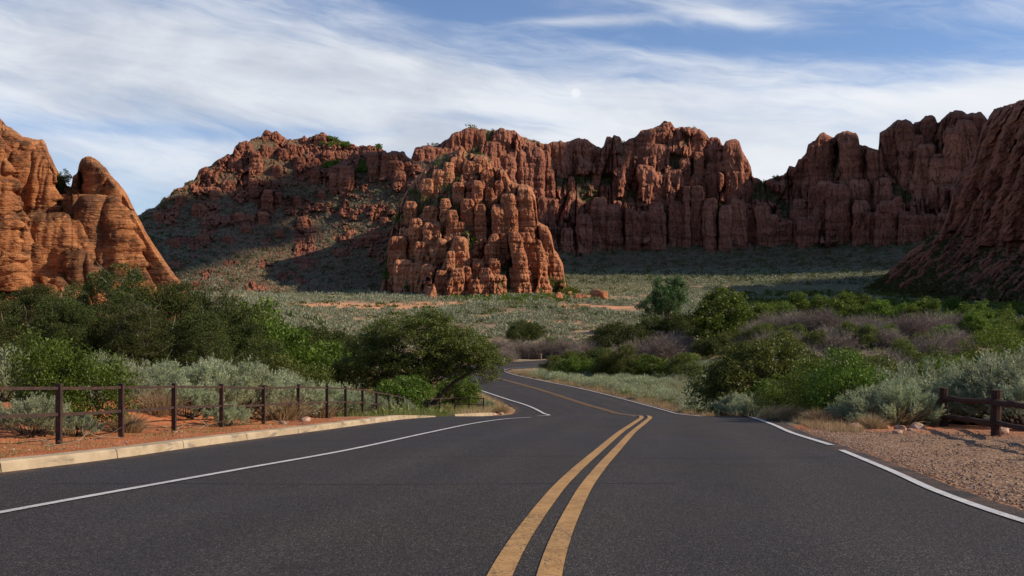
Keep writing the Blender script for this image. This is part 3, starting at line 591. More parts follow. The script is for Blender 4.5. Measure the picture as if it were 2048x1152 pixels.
SKY_BT = [(755, 592), (762, 575), (770, 530), (776, 490), (786, 445), (802, 405), (818, 375), (838, 350), (856, 330), (880, 312), (903, 306), (916, 298), (920, 291), (927, 296), (935, 306), (952, 308), (972, 308), (980, 318), (984, 334), (1000, 337), (1012, 345), (1021, 362), (1036, 367), (1055, 370), (1064, 378), (1070, 390), (1073, 410), (1075, 441), (1087, 448), (1096, 456), (1103, 472),
          (1108, 500), (1117, 510), (1126, 528), (1129, 554), (1133, 575), (1150, 580), (1180, 592)]
dbt = table({755: [(596, 540), (560, 548), (500, 570), (420, 600), (330, 650)],
             900: [(596, 492), (570, 500), (520, 520), (450, 548), (380, 585), (300, 640)],
             1060: [(596, 505), (560, 515), (500, 530), (440, 545), (380, 575), (300, 610)],
             1180: [(596, 540), (560, 555), (500, 570), (440, 590)]})
CBT = zc([(780, 46, 545, 690), (790, 28, 505, 560), (850, 36, 570, 730), (945, 46, 575, 740), (925, 28, 525, 600), (1010, 50, 515, 720), (1060, 26, 530, 700), (1095, 42, 465, 700), (1135, 30, 465, 690, .1), (1040, 30, 452, 520), (985, 36, 372, 500, .1), (890, 46, 390, 500), (800, 36, 450, 520), (730, 36, 450, 560), (925, 40, 740, 870), (980, 26, 740, 860),
          (1040, 42, 725, 1010, .08), (1095, 34, 730, 900), (1150, 46, 765, 985, .06), (1205, 50, 690, 960, .12), (1285, 28, 830, 985, .1), (740, 62, 750, 900), (930, 40, 865, 1000), (880, 46, 920, 1070), (1030, 34, 920, 1020, .1), (1110, 28, 930, 1000), (1060, 30, 860, 1000), (500, 48, 645, 820), (570, 36, 668, 830), (615, 22, 668, 800), (580, 56, 580, 680),
          (400, 58, 745, 930), (430, 62, 875, 1045), (500, 44, 895, 1045), (560, 40, 900, 1050), (640, 46, 935, 1050), (730, 42, 920, 1050), (780, 28, 910, 1000), (830, 52, 980, 1080), (690, 30, 830, 960), (850, 55, 300, 400), (790, 40, 330, 420), (720, 40, 310, 400), (680, 40, 340, 440), (620, 40, 380, 470), (560, 40, 430, 520), (470, 40, 560, 660), (660, 36, 540, 680), (700, 36, 600, 740), (690, 34, 680, 760), (750, 30, 670, 750),
          (640, 30, 760, 860), (600, 34, 800, 900), (520, 40, 780, 900), (460, 34, 700, 820), (1180, 22, 668, 720), (840, 34, 870, 960), (970, 26, 960, 1040), (900, 30, 480, 560), (830, 36, 440, 560), (955, 30, 440, 530), (480, 36, 960, 1040), (1240, 30, 760, 960, .1), (905, 40, 790, 900), (1120, 30, 700, 800)], 650, 200, 2.743)
CBT = [(a, b*.86, c_, d_+.22*(d_-c_), e_+max(0, (a-900)/1500), .5+.35*((a*7.3) % 1), 2.3+((a*3.1) % 1)*1.4) for (a, b, c_, d_, e_) in CBT]
sheet('sandstone_buttress', M['rock_butte'], 752, 1182, 1.2, SKY_BT, 600, dbt,
      CBT,
      'rounded orange red buttress of stacked fins standing out in the valley', 45, rough=(5., 30., 2.), lumps=((1.4, 4., .5),), strata=(3.4, 1.0), round_=(12, 14.), skyj=1.5,
      cel=((26, 90, 9, 16, .2, .16, 1), (11, 44, 4., 8, .16, .10, 2), (5, 14, 1.0, 2.4, .16, 0, 3), (3, 5, .3, .8, .2, 0, 4)), rockfn=lambda x, y: .45+.55*sstep(-.25, .05, fbm(x/26., y/26., 18, 3)))

SKY_BL = [(1690, 590), (1740, 575), (1775, 545), (1800, 520), (1850, 480), (1885, 455), (1898, 420), (1910, 370), (1925, 345), (1945, 320), (1958, 280), (1966, 250), (1980, 236), (1995, 222), (2010, 214), (2028, 204), (2048, 199), (2100, 180), (2200, 120), (2400, 40), (2600, 10), (2750, 20)]
dbl = table({1690: [(596, 560), (560, 610), (500, 700), (450, 760)],
             1900: [(596, 440), (560, 470), (500, 520), (450, 560), (400, 580), (300, 610), (200, 650)],
             2060: [(596, 380), (560, 400), (500, 430), (440, 455), (400, 465), (300, 490), (190, 520)],
             2750: [(596, 200), (560, 210), (500, 222), (440, 232), (400, 240), (300, 255), (20, 300)]})
CBL = [(2020, 26, 225, 440, -.42, 1., 2.4), (1988, 22, 250, 430, -.38, 1., 2.4), (2050, 26, 210, 450, -.36, 1.1, 2.4), (2085, 30, 220, 470, -.34, 1., 2.4), (1965, 18, 300, 440, -.3), (2040, 22, 380, 470, -.2), (1930, 22, 370, 460, -.25), (1990, 18, 400, 470, -.2), (2120, 40, 180, 460, -.25), (2170, 50, 140, 460, -.2), (2240, 60, 120, 480, -.1), (2330, 60, 80, 480, 0), (2430, 70, 60, 500, 0), (2540, 80, 50, 500, 0), (2660, 80, 50, 500, 0)]
CBL += rand_cols(90, 1780, 2100, 455, 560, (6, 16), (8, 22), -.9, 19, .7)
CBL = [tuple(c[:5])+(1.25 if k < 15 else c[5] if len(c) > 5 else .8, 3.4) for k, c in enumerate(CBL)]
sheet('right_bluff', M['rock_mount'], 1690, 2750, 1.8, SKY_BL, 600, dbl, CBL,
      'steep dark red bluff with slanting slabs at the right edge', 57, rough=(6., 34., 2.5), lumps=((2.2, 7., .45), (1.3, 4., .45)), strata=(7., 1.), round_=(14, 14.), tiltz=.5,
      cel=((24, 190, 9, 14, .26, .55, 1), (11, 70, 4., 7, .22, .62, 2), (6, 14, 1.4, 2.6, .2, .8, 3)), rockfn=lambda x, y: np.clip(sstep(475, 455, y+10*fbm(x/30, y/30, 3, 3))+.7*sstep(.14, .3, fbm((x+.8*y)/40., (y-.4*x)/14., 27, 4)), 0, 1))

SKY_L = [(-700, 60), (-300, 90), (-120, 150), (-60, 190), (-20, 215), (0, 236), (12, 250), (30, 262), (45, 272), (60, 276), (85, 279), (92, 287), (98, 305), (104, 318), (112, 335), (122, 352), (134, 372), (142, 375), (146, 352), (155, 345), (158, 330), (163, 317), (172, 312), (184, 313), (200, 324), (212, 336), (222, 350), (238, 366), (252, 386), (262, 404), (275, 430), (290, 460), (310, 492), (330, 522), (350, 552), (362, 566), (378, 590), (395, 625), (410, 650)]
dl = table({-700: [(720, 60), (600, 70), (500, 76), (400, 84), (200, 100), (50, 120)],
            0: [(720, 128), (620, 136), (520, 146), (440, 152), (380, 160), (300, 168), (230, 182)],
            120: [(720, 128), (620, 138), (540, 146), (440, 156), (380, 166), (330, 176)],
            240: [(720, 132), (620, 142), (540, 150), (440, 160), (380, 170), (310, 180)],
            410: [(720, 140), (620, 150), (540, 158), (480, 166), (420, 172)]})
CL_ = [(95, 62, 425, 545, .02, .55, 2.6), (45, 60, 300, 430, .1, .4, 2.4), (185, 70, 390, 560, .25, .5, 2.4), (205, 44, 312, 470, .35, .55, 2.4), (184, 27, 304, 440, .12, .9, 2.6), (214, 40, 322, 500, .45, .7, 2.5), (72, 30, 280, 330, .2, .8, 2.6), (149, 12, 346, 400, -.1, .9, 2.6), (20, 46, 262, 400, .1, .5, 2.2), (262, 40, 420, 590, .42, .5, 2.2), (300, 34, 480, 600, .45, .5, 2.2), (130, 40, 440, 560, .2, .4), (225, 34, 460, 590, .4, .45), (150, 30, 500, 600, .2, .4), (70, 34, 480, 560, 0, .4), (10, 50, 420, 580, 0, .35), (275, 24, 540, 600, .4, .6), (235, 22, 560, 620, .3, .6), (-60, 80, 260, 560, .1, .4), (-180, 100, 240, 600, .1, .4), (-350, 120, 200, 600, .1, .4), (-550, 120, 150, 600, 0, .4)]
sheet('left_outcrop', M['rock_left'], -700, 410, 1.5, SKY_L, 722, dl, CL_+rand_cols(30, 0, 280, 330, 560, (8, 22), (15, 50), .3, 23, .4),
      'orange slickrock outcrop with cross bedded layers and a leaning knob', 69, rough=(3.2, 14., 1.1), lumps=(), strata=(1.4, .13), round_=(16, 8.), skyj=1.2, veg0=.12, tiltz=-.28, backslope=.3,
      cel=((58, 210, 2.4, 3.4, .16, -.42, 1), (26, 90, .7, 1.3, .14, -.5, 2), (40, 12, .16, .25, .2, .15, 3), (14, 5, .08, .14, .2, .1, 4)), rockfn=lambda x, y: x*0+.9)

# clouds added out of view on the right to shade talus, cliffs and mountain slope
def shade_puffs(name, targets, alt, label, seed):
    r = np.random.default_rng(seed); b = MB(); sx = math.sin(R(SUN_AZ))/math.tan(R(SUN_EL)); sy = math.cos(R(SUN_AZ))/math.tan(R(SUN_EL))
    nu, nv = 28, 14; U, V_ = np.meshgrid(np.linspace(0, 2*np.pi, nu, endpoint=False), np.linspace(.02, np.pi-.02, nv)); idx_ = np.arange(nu*nv).reshape(nv, nu)
    f = np.stack([idx_[:-1], np.roll(idx_, -1, 1)[:-1], np.roll(idx_, -1, 1)[1:], idx_[1:]], -1).reshape(-1, 4)
    for (x, y, z, rx, ry) in targets:
        c = np.array([x+sx*(alt-z), y+sy*(alt-z), alt]); q = np.stack([np.sin(V_)*np.cos(U), np.sin(V_)*np.sin(U), np.cos(V_)], -1)
        dsp = 1+.22*fbm(q[..., 0]*2+x, q[..., 1]*2+q[..., 2]*1.7+y, seed, 4); b.add((q*dsp[..., None]*np.array([rx, ry, min(rx, ry)*.35])+c).reshape(-1, 3), f)
    return tag(b.build(name, M['cloud'], smooth=True), label, None, None, 'structure')
M['cloud'] = plain_mat('cloud_white', (.75, .75, .76), (.85, .85, .86), .02, 1., 0., 1., 0.)
shade_puffs('shadow_clouds', [(0, 880, 0, 130, 90), (130, 880, 0, 150, 90), (300, 880, 0, 160, 90), (450, 840, 0, 160, 90), (40, 965, 0, 120, 50), (150, 970, 0, 130, 50), (-135, 1045, 0, 48, 38), (260, 700, 0, 90, 60), (200, 600, 0, 90, 60), (320, 600, 0, 120, 110)], 800, 'unseen cloud bank on the right, added to shade the far talus and cliffs', 3)
shade_puffs('shadow_clouds', [(-255, 640, 0, 42, 60), (-245, 580, 0, 34, 50), (-290, 700, 0, 70, 60), (-330, 620, 0, 60, 70), (-250, 720, 0, 40, 45), (-320, 770, 0, 60, 50), (-300, 830, 0, 50, 40), (-390, 700, 0, 50, 60)], 760, 'smaller unseen cloud on the right, added to shade the mountain slope', 4)

# ------------------------------------------------------------------ plant builders (local coordinates, base at the origin)
def leaves(b, P, L, W, up=.3, r=None):
    """small folded diamond leaves at points P"""
    r = r or rng; n = len(P); d = unit(r.normal(size=(n, 3))+np.array([0, 0, up])); q = unit(np.cross(d, r.normal(size=(n, 3))))
    L = L*(.6+.8*r.random((n, 1))); W = W*(.6+.8*r.random((n, 1)))
    V = np.stack([P-d*L*.5, P+q*W*.5, P+d*L*.5, P-q*W*.5], 1); b.add(V.reshape(-1, 3), np.arange(4*n).reshape(n, 4))
def blades(b, P, D, L, W, r=None, bend=.25):
    r = r or rng; n = len(P); q = unit(np.cross(D, r.normal(size=(n, 3)))); L = np.reshape(L, (-1, 1)); W = np.reshape(W, (-1, 1))
    tip = P+D*L+r.normal(size=(n, 3))*L*bend*.3
    V = np.stack([P-q*W*.5, P+q*W*.5, tip], 1); b.add(V.reshape(-1, 3), np.arange(3*n).reshape(n, 3))
def inball(r, n, g=.5):
    return unit(r.normal(size=(n, 3)))*(r.random((n, 1))**g)
def crown_tree(name, blobs, base, ncl, nl, leaf, m, seed, trunk_r=.22, clump=.55, branches=22, dens_shell=.55, stem_n=1, bare=0, lean=(0, 0), flat=.7):
    r = np.random.default_rng(seed); root = empty(name); B = np.array(blobs, float)
    vol = B[:, 3]*B[:, 4]*B[:, 5]; pick = r.choice(len(B), ncl, p=vol**.8/(vol**.8).sum()); Q = B[pick]
    rad = dens_shell+(1-dens_shell)*r.random((ncl, 1))**.7; dirs = unit(r.normal(size=(ncl, 3))+np.array([0, 0, .25]))
    C = Q[:, :3]+dirs*rad*Q[:, 3:6]; C[:, 2] = np.maximum(C[:, 2], .25)
    lb = MB(); cs = clump*(.5+r.random(ncl)**1.5*1.1); cnt = np.maximum((nl*(cs/clump)**1.6).astype(int), 6)
    idx_ = np.repeat(np.arange(ncl), cnt); off = inball(r, len(idx_), .45)*cs[idx_][:, None]*np.array([1, 1, flat]); P = C[idx_]+off
    P[:, 2] = np.maximum(P[:, 2], .05); leaves(lb, P, leaf, leaf*.6, .2, r)
    lb.build('foliage', m, root)
    tb = MB(); base = np.array(base, float); ctr = np.average(B[:, :3], axis=0, weights=vol); hgt = (B[:, 2]+B[:, 5]).max()
    forks = []
    for s in range(stem_n):
        b0 = base+np.array([r.normal(0, .12*stem_n**.5), r.normal(0, .12*stem_n**.5), -.3]); tgt = base+np.array([r.normal(0, .12*hgt)*(stem_n > 1)+lean[0], r.normal(0, .1*hgt)*(stem_n > 1)+lean[1], hgt*.30])
        n = 6; t_ = np.linspace(0, 1, n)[:, None]; pts = b0+(tgt-b0)*t_+r.normal(0, .04*hgt, (n, 3))*np.sin(np.pi*t_)*.35; tr = trunk_r/stem_n**.5
        tb.tube(pts, np.linspace(tr*1.2, tr*.75, n), 7, True, .15); forks.append((pts[-1], tr*.75)); forks.append((pts[-3], tr*.6))
    sel = r.choice(ncl, min(branches, ncl), replace=False)
    for i in sel:
        f0, fr = forks[r.integers(len(forks))]; tg = C[i]; n = 6; t_ = np.linspace(0, 1, n)[:, None]
        mid = np.array([0, 0, .12*np.linalg.norm(tg-f0)]); pts = f0+(tg-f0)*t_+mid*np.sin(np.pi*t_)+r.normal(0, .05, (n, 3))*np.linalg.norm(tg-f0)*np.sin(np.pi*t_)
        tb.tube(pts, np.linspace(fr*.55, .012+.02*fr, n), 5, False, .1)
        for _ in range(2):
            p0 = pts[r.integers(2, 5)]; tg2 = C[r.integers(ncl)]; dd = tg2-p0; L_ = min(np.linalg.norm(dd), .25*hgt); p1 = p0+unit(dd)*L_
            tb.tube(np.stack([p0, (p0+p1)/2+r.normal(0, .06, 3)*L_, p1]), [fr*.22, fr*.15, .01], 4, False)
    tb.build('trunk' if trunk_r > .1 else 'stems', M['bark'], root, smooth=True)
    if bare:
        tw = MB(); i_ = r.integers(ncl, size=bare); D = unit(r.normal(size=(bare, 3))+np.array([0, 0, .6])); blades(tw, C[i_], D, .5+.5*r.random(bare), .03, r); tw.build('bare_twigs', M['twig'], root)  # bare twigs sticking out among the leaves
    return root
def sage(name, Rr, H, sprigs, seed, m=None, bl=.085, bw=.017, per=15, plumes=46):
    """rounded mound of upswept plumes with dark gaps between them"""
    r = np.random.default_rng(seed); root = empty(name); m = m or M['sage']
    a = r.random(plumes)*2*np.pi; rr = r.random(plumes)**.5; lob = 1+.2*np.sin(a*3+r.random()*6)+.12*np.sin(a*5+r.random()*6)
    hh = np.sqrt(np.clip(1-rr**2.2, 0, 1))*(.55+.45*r.random(plumes))
    PC = np.stack([np.cos(a)*rr*Rr*lob*.85, np.sin(a)*rr*Rr*lob*.85, H*.62*hh+.05], -1)
    PD = unit(np.stack([np.cos(a)*rr*.9, np.sin(a)*rr*.9, .7+.5*r.random(plumes)], -1)+r.normal(0, .12, (plumes, 3))); PL = H*(.26+.2*r.random(plumes))
    k = r.integers(plumes, size=sprigs); q = r.random(sprigs)**.8
    C = PC[k]+PD[k]*(PL[k]*q*.75)[:, None]+r.normal(0, .075*Rr, (sprigs, 3))*(1-.35*q)[:, None]; C[:, 2] = np.maximum(C[:, 2], .04)
    D = unit(PD[k]+r.normal(0, .30, (sprigs, 3))); SL = H*(.10+.13*r.random(sprigs))
    i = np.repeat(np.arange(sprigs), per); t_ = r.random(len(i)); P = C[i]+D[i]*(SL[i]*t_)[:, None]+r.normal(0, .008*H, (len(i), 3))
    d = unit(D[i]+r.normal(0, .45, (len(i), 3))); b = MB(); blades(b, P, d, bl*(.6+.8*r.random(len(i)))*(1.15-.5*t_), bw, r); b.build('foliage', m, root)
    st = MB(); n = 26
    for k in range(34):
        a_ = r.random()*6.28; q_ = Rr*(.5+.45*r.random()); p1 = np.array([math.cos(a_)*q_, math.sin(a_)*q_, H*(.05+.35*r.random())]); st.tube(np.stack([np.array([0, 0, .0]), p1*.5+np.array([0, 0, .03]), p1]), [.014, .009, .003], 3, False)
    for k in range(n):
        j = r.integers(sprigs); p1 = C[j]; p0 = np.array([r.normal(0, .06*Rr), r.normal(0, .06*Rr), -.1]); mid = (p0+p1)/2+np.array([0, 0, -.12*H])
        st.tube(np.stack([p0, mid, p1]), [.028, .018, .006], 4, False)
    st.build('stems', M['bark'], root); return root
def sage_simple(name, Rr, H, n, seed, bl, bw, m):
    r = np.random.default_rng(seed); a = r.random(n)*2*np.pi; rr = r.random(n)**.5; lob = 1+.25*np.sin(a*3+r.random()*6)
    P = np.stack([np.cos(a)*rr*Rr*lob, np.sin(a)*rr*Rr*lob, H*.7*np.sqrt(np.clip(1-rr**2, 0, 1))*(.3+.7*r.random(n))], -1)
    D = unit(np.stack([np.cos(a)*rr*.8, np.sin(a)*rr*.8, np.full(n, .8)], -1)+r.normal(0, .35, (n, 3))); b = MB(); blades(b, P, D, bl*(.6+.8*r.random(n)), bw, r)
    o = b.build(name, m); return o
def tussock(name, n, H, Rr, seed, m, wd=.012, spread=.55):
    r = np.random.default_rng(seed); P = np.stack([r.normal(0, Rr*.35, n), r.normal(0, Rr*.35, n), np.zeros(n)], -1)
    D = unit(np.stack([P[:, 0]*spread/Rr*2+r.normal(0, .22, n), P[:, 1]*spread/Rr*2+r.normal(0, .22, n), np.ones(n)], -1)); b = MB()
    L = H*(.45+.6*r.random(n)); q = unit(np.cross(D, r.normal(size=(n, 3))))*wd/2; mid = P+D*L[:, None]*.6; drop = np.stack([D[:, 0], D[:, 1], -np.abs(r.normal(0, .35, n))], -1); tip = mid+unit(D+drop*.9)*L[:, None]*.45
    b.add(np.stack([P-q, P+q, mid+q, mid-q], 1).reshape(-1, 3), np.arange(4*n).reshape(n, 4)); b.add(np.stack([mid-q, mid+q, tip], 1).reshape(-1, 3), np.arange(3*n).reshape(n, 3))
    return b.build(name, m)
def thicket(name, Rr, H, n, seed, wd=.035):
    """bare shrub: many forking twigs"""
    r = np.random.default_rng(seed); b = MB(); a = r.random(n)*2*np.pi; rr = r.random(n)**.5
    tip = np.stack([np.cos(a)*rr*Rr, np.sin(a)*rr*Rr, H*np.sqrt(np.clip(1-.8*rr**2, 0, 1))*(.45+.6*r.random(n))], -1)
    p0 = np.stack([r.normal(0, .25*Rr, n), r.normal(0, .25*Rr, n), np.zeros(n)], -1); cur = p0
    for k in range(1, 5):
        t_ = k/4; nx_ = p0+(tip-p0)*np.array([t_**1.4, t_**1.4, t_])+r.normal(0, .05*H, (n, 3)); q = unit(np.cross(nx_-cur, r.normal(size=(n, 3))))*wd*(1.25-.22*k)/2
        b.add(np.stack([cur-q, cur+q, nx_+q*.7, nx_-q*.7], 1).reshape(-1, 3), np.arange(4*n).reshape(n, 4))
        if k >= 2:
            kk = 5; i = np.repeat(np.arange(n), kk); s = r.random((n*kk, 1)); st = cur[i]+(nx_-cur)[i]*s; D = unit((nx_-cur)[i]+r.normal(0, .5*H/4, (n*kk, 3))+np.array([0, 0, .05])); blades(b, st, D, H*(.07+.1*r.random(n*kk)), wd*.65, r)
        cur = nx_
    return b.build(name, M['twig'])

def xy(px, d): return (px-CX)/F*d, d
USED = set()
def place(proto, px, d, s=1., rz=None, label=None, cat=None, group=None, sink=.05, sz=None, name=None):
    if proto.name in USED or proto.get('copyonly'): o = copy_tree(proto)
    else: USED.add(proto.name); o = proto
    x, y = xy(px, d); o.location = (x, y, g1(x, y)-sink*s); o.scale = (s, s, sz or s); o.rotation_euler = (0, 0, random.uniform(0, 6.28) if rz is None else rz)
    for k_ in ('group',):
        if k_ in o: del o[k_]
    tag(o, label, cat, group); return o

# ------------------------------------------------------------------ near fence
FP = [(40, 17.6), (118, 20), (242.5, 22.3), (348, 25.3), (443, 27.9), (527, 30.9), (596.5, 34.0), (654, 36.8), (691, 39.3), (725, 41.6), (753, 45), (777, 48.5), (796, 53.5), (806, 58), (823, 64), (831, 69), (836, 73.5), (843, 78), (856, 77), (879, 79), (909.5, 80.5), (938, 80.6), (967, 80)]
FPX = [xy(*p) for p in FP]; FPX[0] = (-9.9, 17.2)
GW = 1.2
fence = empty('steel_fence', (FPX[1][0], FPX[1][1], g1(*FPX[1])))
tag(fence, 'rusty brown steel post and rail fence along the left kerb', 'fence')
fo = np.array(fence.location)
pz = [g1(*p) for p in FPX]
for i, (x, y) in enumerate(FPX):
    b = MB(); b.box((x-fo[0], y-fo[1], pz[i]+GW/2-.2-fo[2]), (.10, .10, GW+.4)); b.box((x-fo[0], y-fo[1], pz[i]+GW+.006-fo[2]), (.112, .112, .012))
    if i < 10:
        b.box((x-fo[0], y-.052-fo[1], pz[i]+.09-fo[2]), (.03, .012, .03))
    b.build('post', M['rust'], fence)
for i in range(len(FPX)-1):
    for hr in (GW-.075, GW*.50):
        a = np.array([*FPX[i], pz[i]+hr]); c_ = np.array([*FPX[i+1], pz[i+1]+hr]); u = unit(c_-a); a += u*.053; c_ -= u*.053
        b = MB(); n = 5; 
        mid = (a+c_)/2-np.array([0, 0, .012]); b.bar(a-fo, mid-fo, .05, .06); b.bar(mid-fo, c_-fo, .05, .06); b.build('rail', M['rust'], fence)

# right split rail fence and the pale one at the bend
def rail_fence(pts, h, pr, rr_, m, label, railh, seed):
    r = np.random.default_rng(seed); zz = [g1(*p) for p in pts]; o0 = np.array([*pts[0], zz[0]]); e = tag(empty('rail_fence', o0), label, 'fence')
    for i, (x, y) in enumerate(pts):
        b = MB(); n = 7; t_ = np.linspace(0, 1, n)[:, None]; p = np.array([x, y, zz[i]-.3])-o0+np.array([0, 0, h+.3])*t_+r.normal(0, .008, (n, 3)); b.tube(p, pr*(1+.06*r.normal(size=n)), 9, True, .12); b.build('post', m, e)
    for i in range(len(pts)-1):
        for hr in railh:
            a = np.array([*pts[i], zz[i]+hr])-o0; c_ = np.array([*pts[i+1], zz[i+1]+hr])-o0; a = a-unit(c_-a)*.1; c_ = c_+unit(c_-a)*.1; n = 9; t_ = np.linspace(0, 1, n)[:, None]
            p = a+(c_-a)*t_+r.normal(0, .012, (n, 3)); b = MB(); b.tube(p, rr_*(1+.12*r.normal(size=n)), 8, True, .2); b.build('rail', m, e)
    return e
rail_fence([xy(1888, 30), xy(1992, 25.2), (10.9, 20.4), (9.9, 15.9)], 1.15, .125, .075, M['wood'], 'dark weathered log rail fence at the right edge of the gravel', (.82, .30), 5)
bp = [xy(p, 196+(1075-p)*.02) for p in (990, 1004, 1022, 1040, 1058, 1074)]+[xy(1082, 190)]
rail_fence(bp, 1.15, .14, .09, M['palewood'], 'small pale rail fence at the far bend of the road', (.9, .45), 6)

# ------------------------------------------------------------------ plants: prototypes and placements
S = [sage('sagebrush', 1.0, 1.15, 1150, 100+i) for i in range(4)]
GB = [crown_tree('green_bush', [(0, 0, .8, .95, .85, .75), (.5, .2, .6, .6, .6, .6), (-.5, -.1, .65, .6, .55, .6)], (0, 0, 0), 170, 60, .055, M['green'], 200+i, .05, .22, 16, .45, 5) for i in range(2)]
G_ = 'sagebrush behind the left fence'
left_sage = [(60, 21.6, .78, 'grey sagebrush low against the rails at the far left'), (150, 22.3, .5, 'small sagebrush behind the nearest steel post'), (14, 29, 1.35, 'tall pale sagebrush at the left edge behind the green bush'), (205, 29, 1.2, 'sagebrush peeking out right of the big green bush'),
             (285, 30.5, .95, 'sagebrush left of the straw tussock by the third post'), (335, 33, 1.05, 'grey sagebrush behind the third steel post'), (372, 29.5, .95, 'sagebrush standing just right of the third post'), (410, 32, 1.35, 'big sagebrush left of the fourth steel post'), (470, 33.5, 1.65, 'tallest silver sagebrush in the middle of the bank'), (455, 28.7, .62, 'low sagebrush drooping over the fourth post'),
             (525, 35.5, 1.45, 'silver sagebrush on the red sand bank'), (585, 39, 1.35, 'sagebrush behind the straw tussock on the bank'), (640, 41, 1.2, 'sagebrush behind the seventh steel post'), (685, 42.5, 1.2, 'sagebrush at the right end of the bank'), (735, 46, 1.0, 'round sagebrush behind the descending fence'), (770, 50, .9, 'sagebrush low behind the thin fence posts'), (800, 58, .9, 'last small sagebrush before the big tree'),
             (430, 38, 1.4, 'sagebrush in the second row behind the tallest one'), (560, 44, 1.4, 'sagebrush in the back row above the red bank'), (250, 35, 1.2, 'sagebrush in the back row left of the gap'), (975, 83, .75, 'blue grey sagebrush at the end of the steel fence'), (95, 31, 1.2, 'sagebrush rising behind the green bush')]
for i, (px, d, s, lb) in enumerate(left_sage): place(S[i % 4], px, d, s, None, lb, 'shrub', G_)
G_ = 'leafy green bushes'
for (px, d, s, lb, sz) in [(95, 23.6, 1.15, 'big feathery green bush behind the nearest fence rails', 1.25), (180, 23.9, 1.0, 'dense green bush touching the second steel post', 1.25), (1690, 33, 1.35, 'large bright green bush beside the gravel pullout', 1.2), (1625, 35, 1.1, 'green bush joined to the left of the large roadside bush', 1.1), (1560, 37, .9, 'dark green bush left of the roadside bushes', 1.0)]:
    place(GB[random.randrange(2)], px, d, s, None, lb, 'bush', G_, sz=sz*s)
right_sage = [(1745, 31., 1.1, 'grey sagebrush just right of the large green bush'), (1800, 30.8, 1.2, 'sagebrush behind the gravel in front of the dry shrubs'), (1860, 33.5, 1.25, 'sagebrush left of the log fence end post'), (1935, 32.5, 1.2, 'sagebrush behind the log fence rails'), (1985, 32.5, 2.0, 'tall pale sagebrush above the log fence'), (2040, 31, 2.1, 'big sagebrush at the right edge of the picture'), (1480, 40, .9, 'silver sagebrush left of the dark green bush'), (1510, 38.5, .8, 'low silver sagebrush at the white edge line'), (1780, 33, 1.35, 'sagebrush in the second row behind the gravel'), (1840, 35, 1.8, 'tall sagebrush in the back row right of the green bush'), (1655, 31.5, .35, 'tiny pale sage clump at the foot of the large bush'), (1720, 30, .38, 'little grey green clump on the gravel margin'), (1910, 34, 1.5, 'sagebrush in front of the yellow green shrub'), (2085, 28.5, 1.4, 'sagebrush cut by the right edge, near the rails')]
for i, (px, d, s, lb) in enumerate(right_sage): place(S[(i+1) % 4], px, d, s, None, lb, 'shrub', 'sagebrush on the right verge')

# straw tussocks
T = [tussock('grass_tussock', 900, .85, .5, 300+i, M['straw'], .014) for i in range(2)]
for i, (px, d, s, lb) in enumerate([(312, 28.5, 1.05, 'straw coloured tussock between the second and third posts'), (563, 33.8, 1.2, 'big golden tussock on the red bank by the fence'), (640, 38, .9, 'dry tussock behind the seventh post'), (395, 35, 1.2, 'tall dry tussock rising among the sagebrush'), (1745, 27.6, .6, 'dry tussock at the edge of the gravel'), (1585, 33.5, .8, 'pale dry tussock left of the large green bush'), (1552, 34.5, .75, 'brown dry tussock near the white edge line'), (1000, 80, 1.1, 'dry tussock past the end of the steel fence'), (1640, 31, .7, 'dry tussock in front of the roadside bush'), (1835, 31, 1.2, 'dry brown tussock among the sagebrush by the log fence'), (1790, 30.5, 1.1, 'dry brown tussock between two roadside sages'), (255, 24.2, .7, 'thin dry tussock right of the second steel post')]):
    place(T[i % 2], px, d, s, None, lb, 'grass', 'dry tussocks')

# trees on the left
LT = [crown_tree('oak_tree', [(0, 0, 5.2, 2.5, 2.2, 2.2), (-1.7, .4, 3.4, 2.2, 2., 2.), (1.7, -.3, 3.6, 2.2, 2., 2.), (.3, -.6, 2.2, 3., 2.4, 1.7), (.6, 0, 6.9, 1.3, 1.2, 1.0)], (0, 0, 0), 360, 190, .10, M['oak'], 400+i, .2, .5, 46, .45, 3, 500) for i in range(2)]
G_ = 'dark oaks left of the road'
for (px, d, s, lb, sz, rz, k) in [(215, 58, 1.06, 'tall dark oak left of the bare branches, in front of the orange outcrop', 1.10, .3, 0), (345, 60, 1.0, 'dark oak in the middle of the left grove', 1.02, 1.6, 1), (448, 62, 1.02, 'dark oak at the right end of the left grove', 1.05, 2.9, 0), (60, 62, .8, 'low dark oak at the foot of the slickrock, far left', .86, .2, 1), (-40, 55, .9, 'dark oak cut by the left edge', .8, 2., 0), (130, 52, .75, 'rounded low oak behind the green bush', .72, 4., 1), (278, 52, .72, 'low oak at the front of the grove', .72, 5., 0), (265, 70, 1.0, 'dark oak at the back of the grove below the leaning knob', 1.0, 2.2, 1), (232, 54, .85, 'round oak at the front, below the leaning knob', .8, 1.2, 0), (140, 72, 1.0, 'dark oak at the back of the grove, left', .95, 3.2, 0), (395, 53, .72, 'short oak right behind the sagebrush bank', .7, 1., 1)]:
    place(LT[k], px, d, s, rz, lb, 'tree', G_, sz=sz)
MB_ = [crown_tree('shrub_oak', [(0, 0, 1.7, 2.2, 1.8, 1.4), (1.3, .2, 1.3, 1.5, 1.4, 1.1), (-1.3, -.2, 1.3, 1.5, 1.3, 1.1), (.2, 0, 2.6, 1.2, 1.1, .8)], (0, 0, 0), 200, 90, .11, M['olive'], 420+i, .09, .42, 26, .45, 5) for i in range(2)]
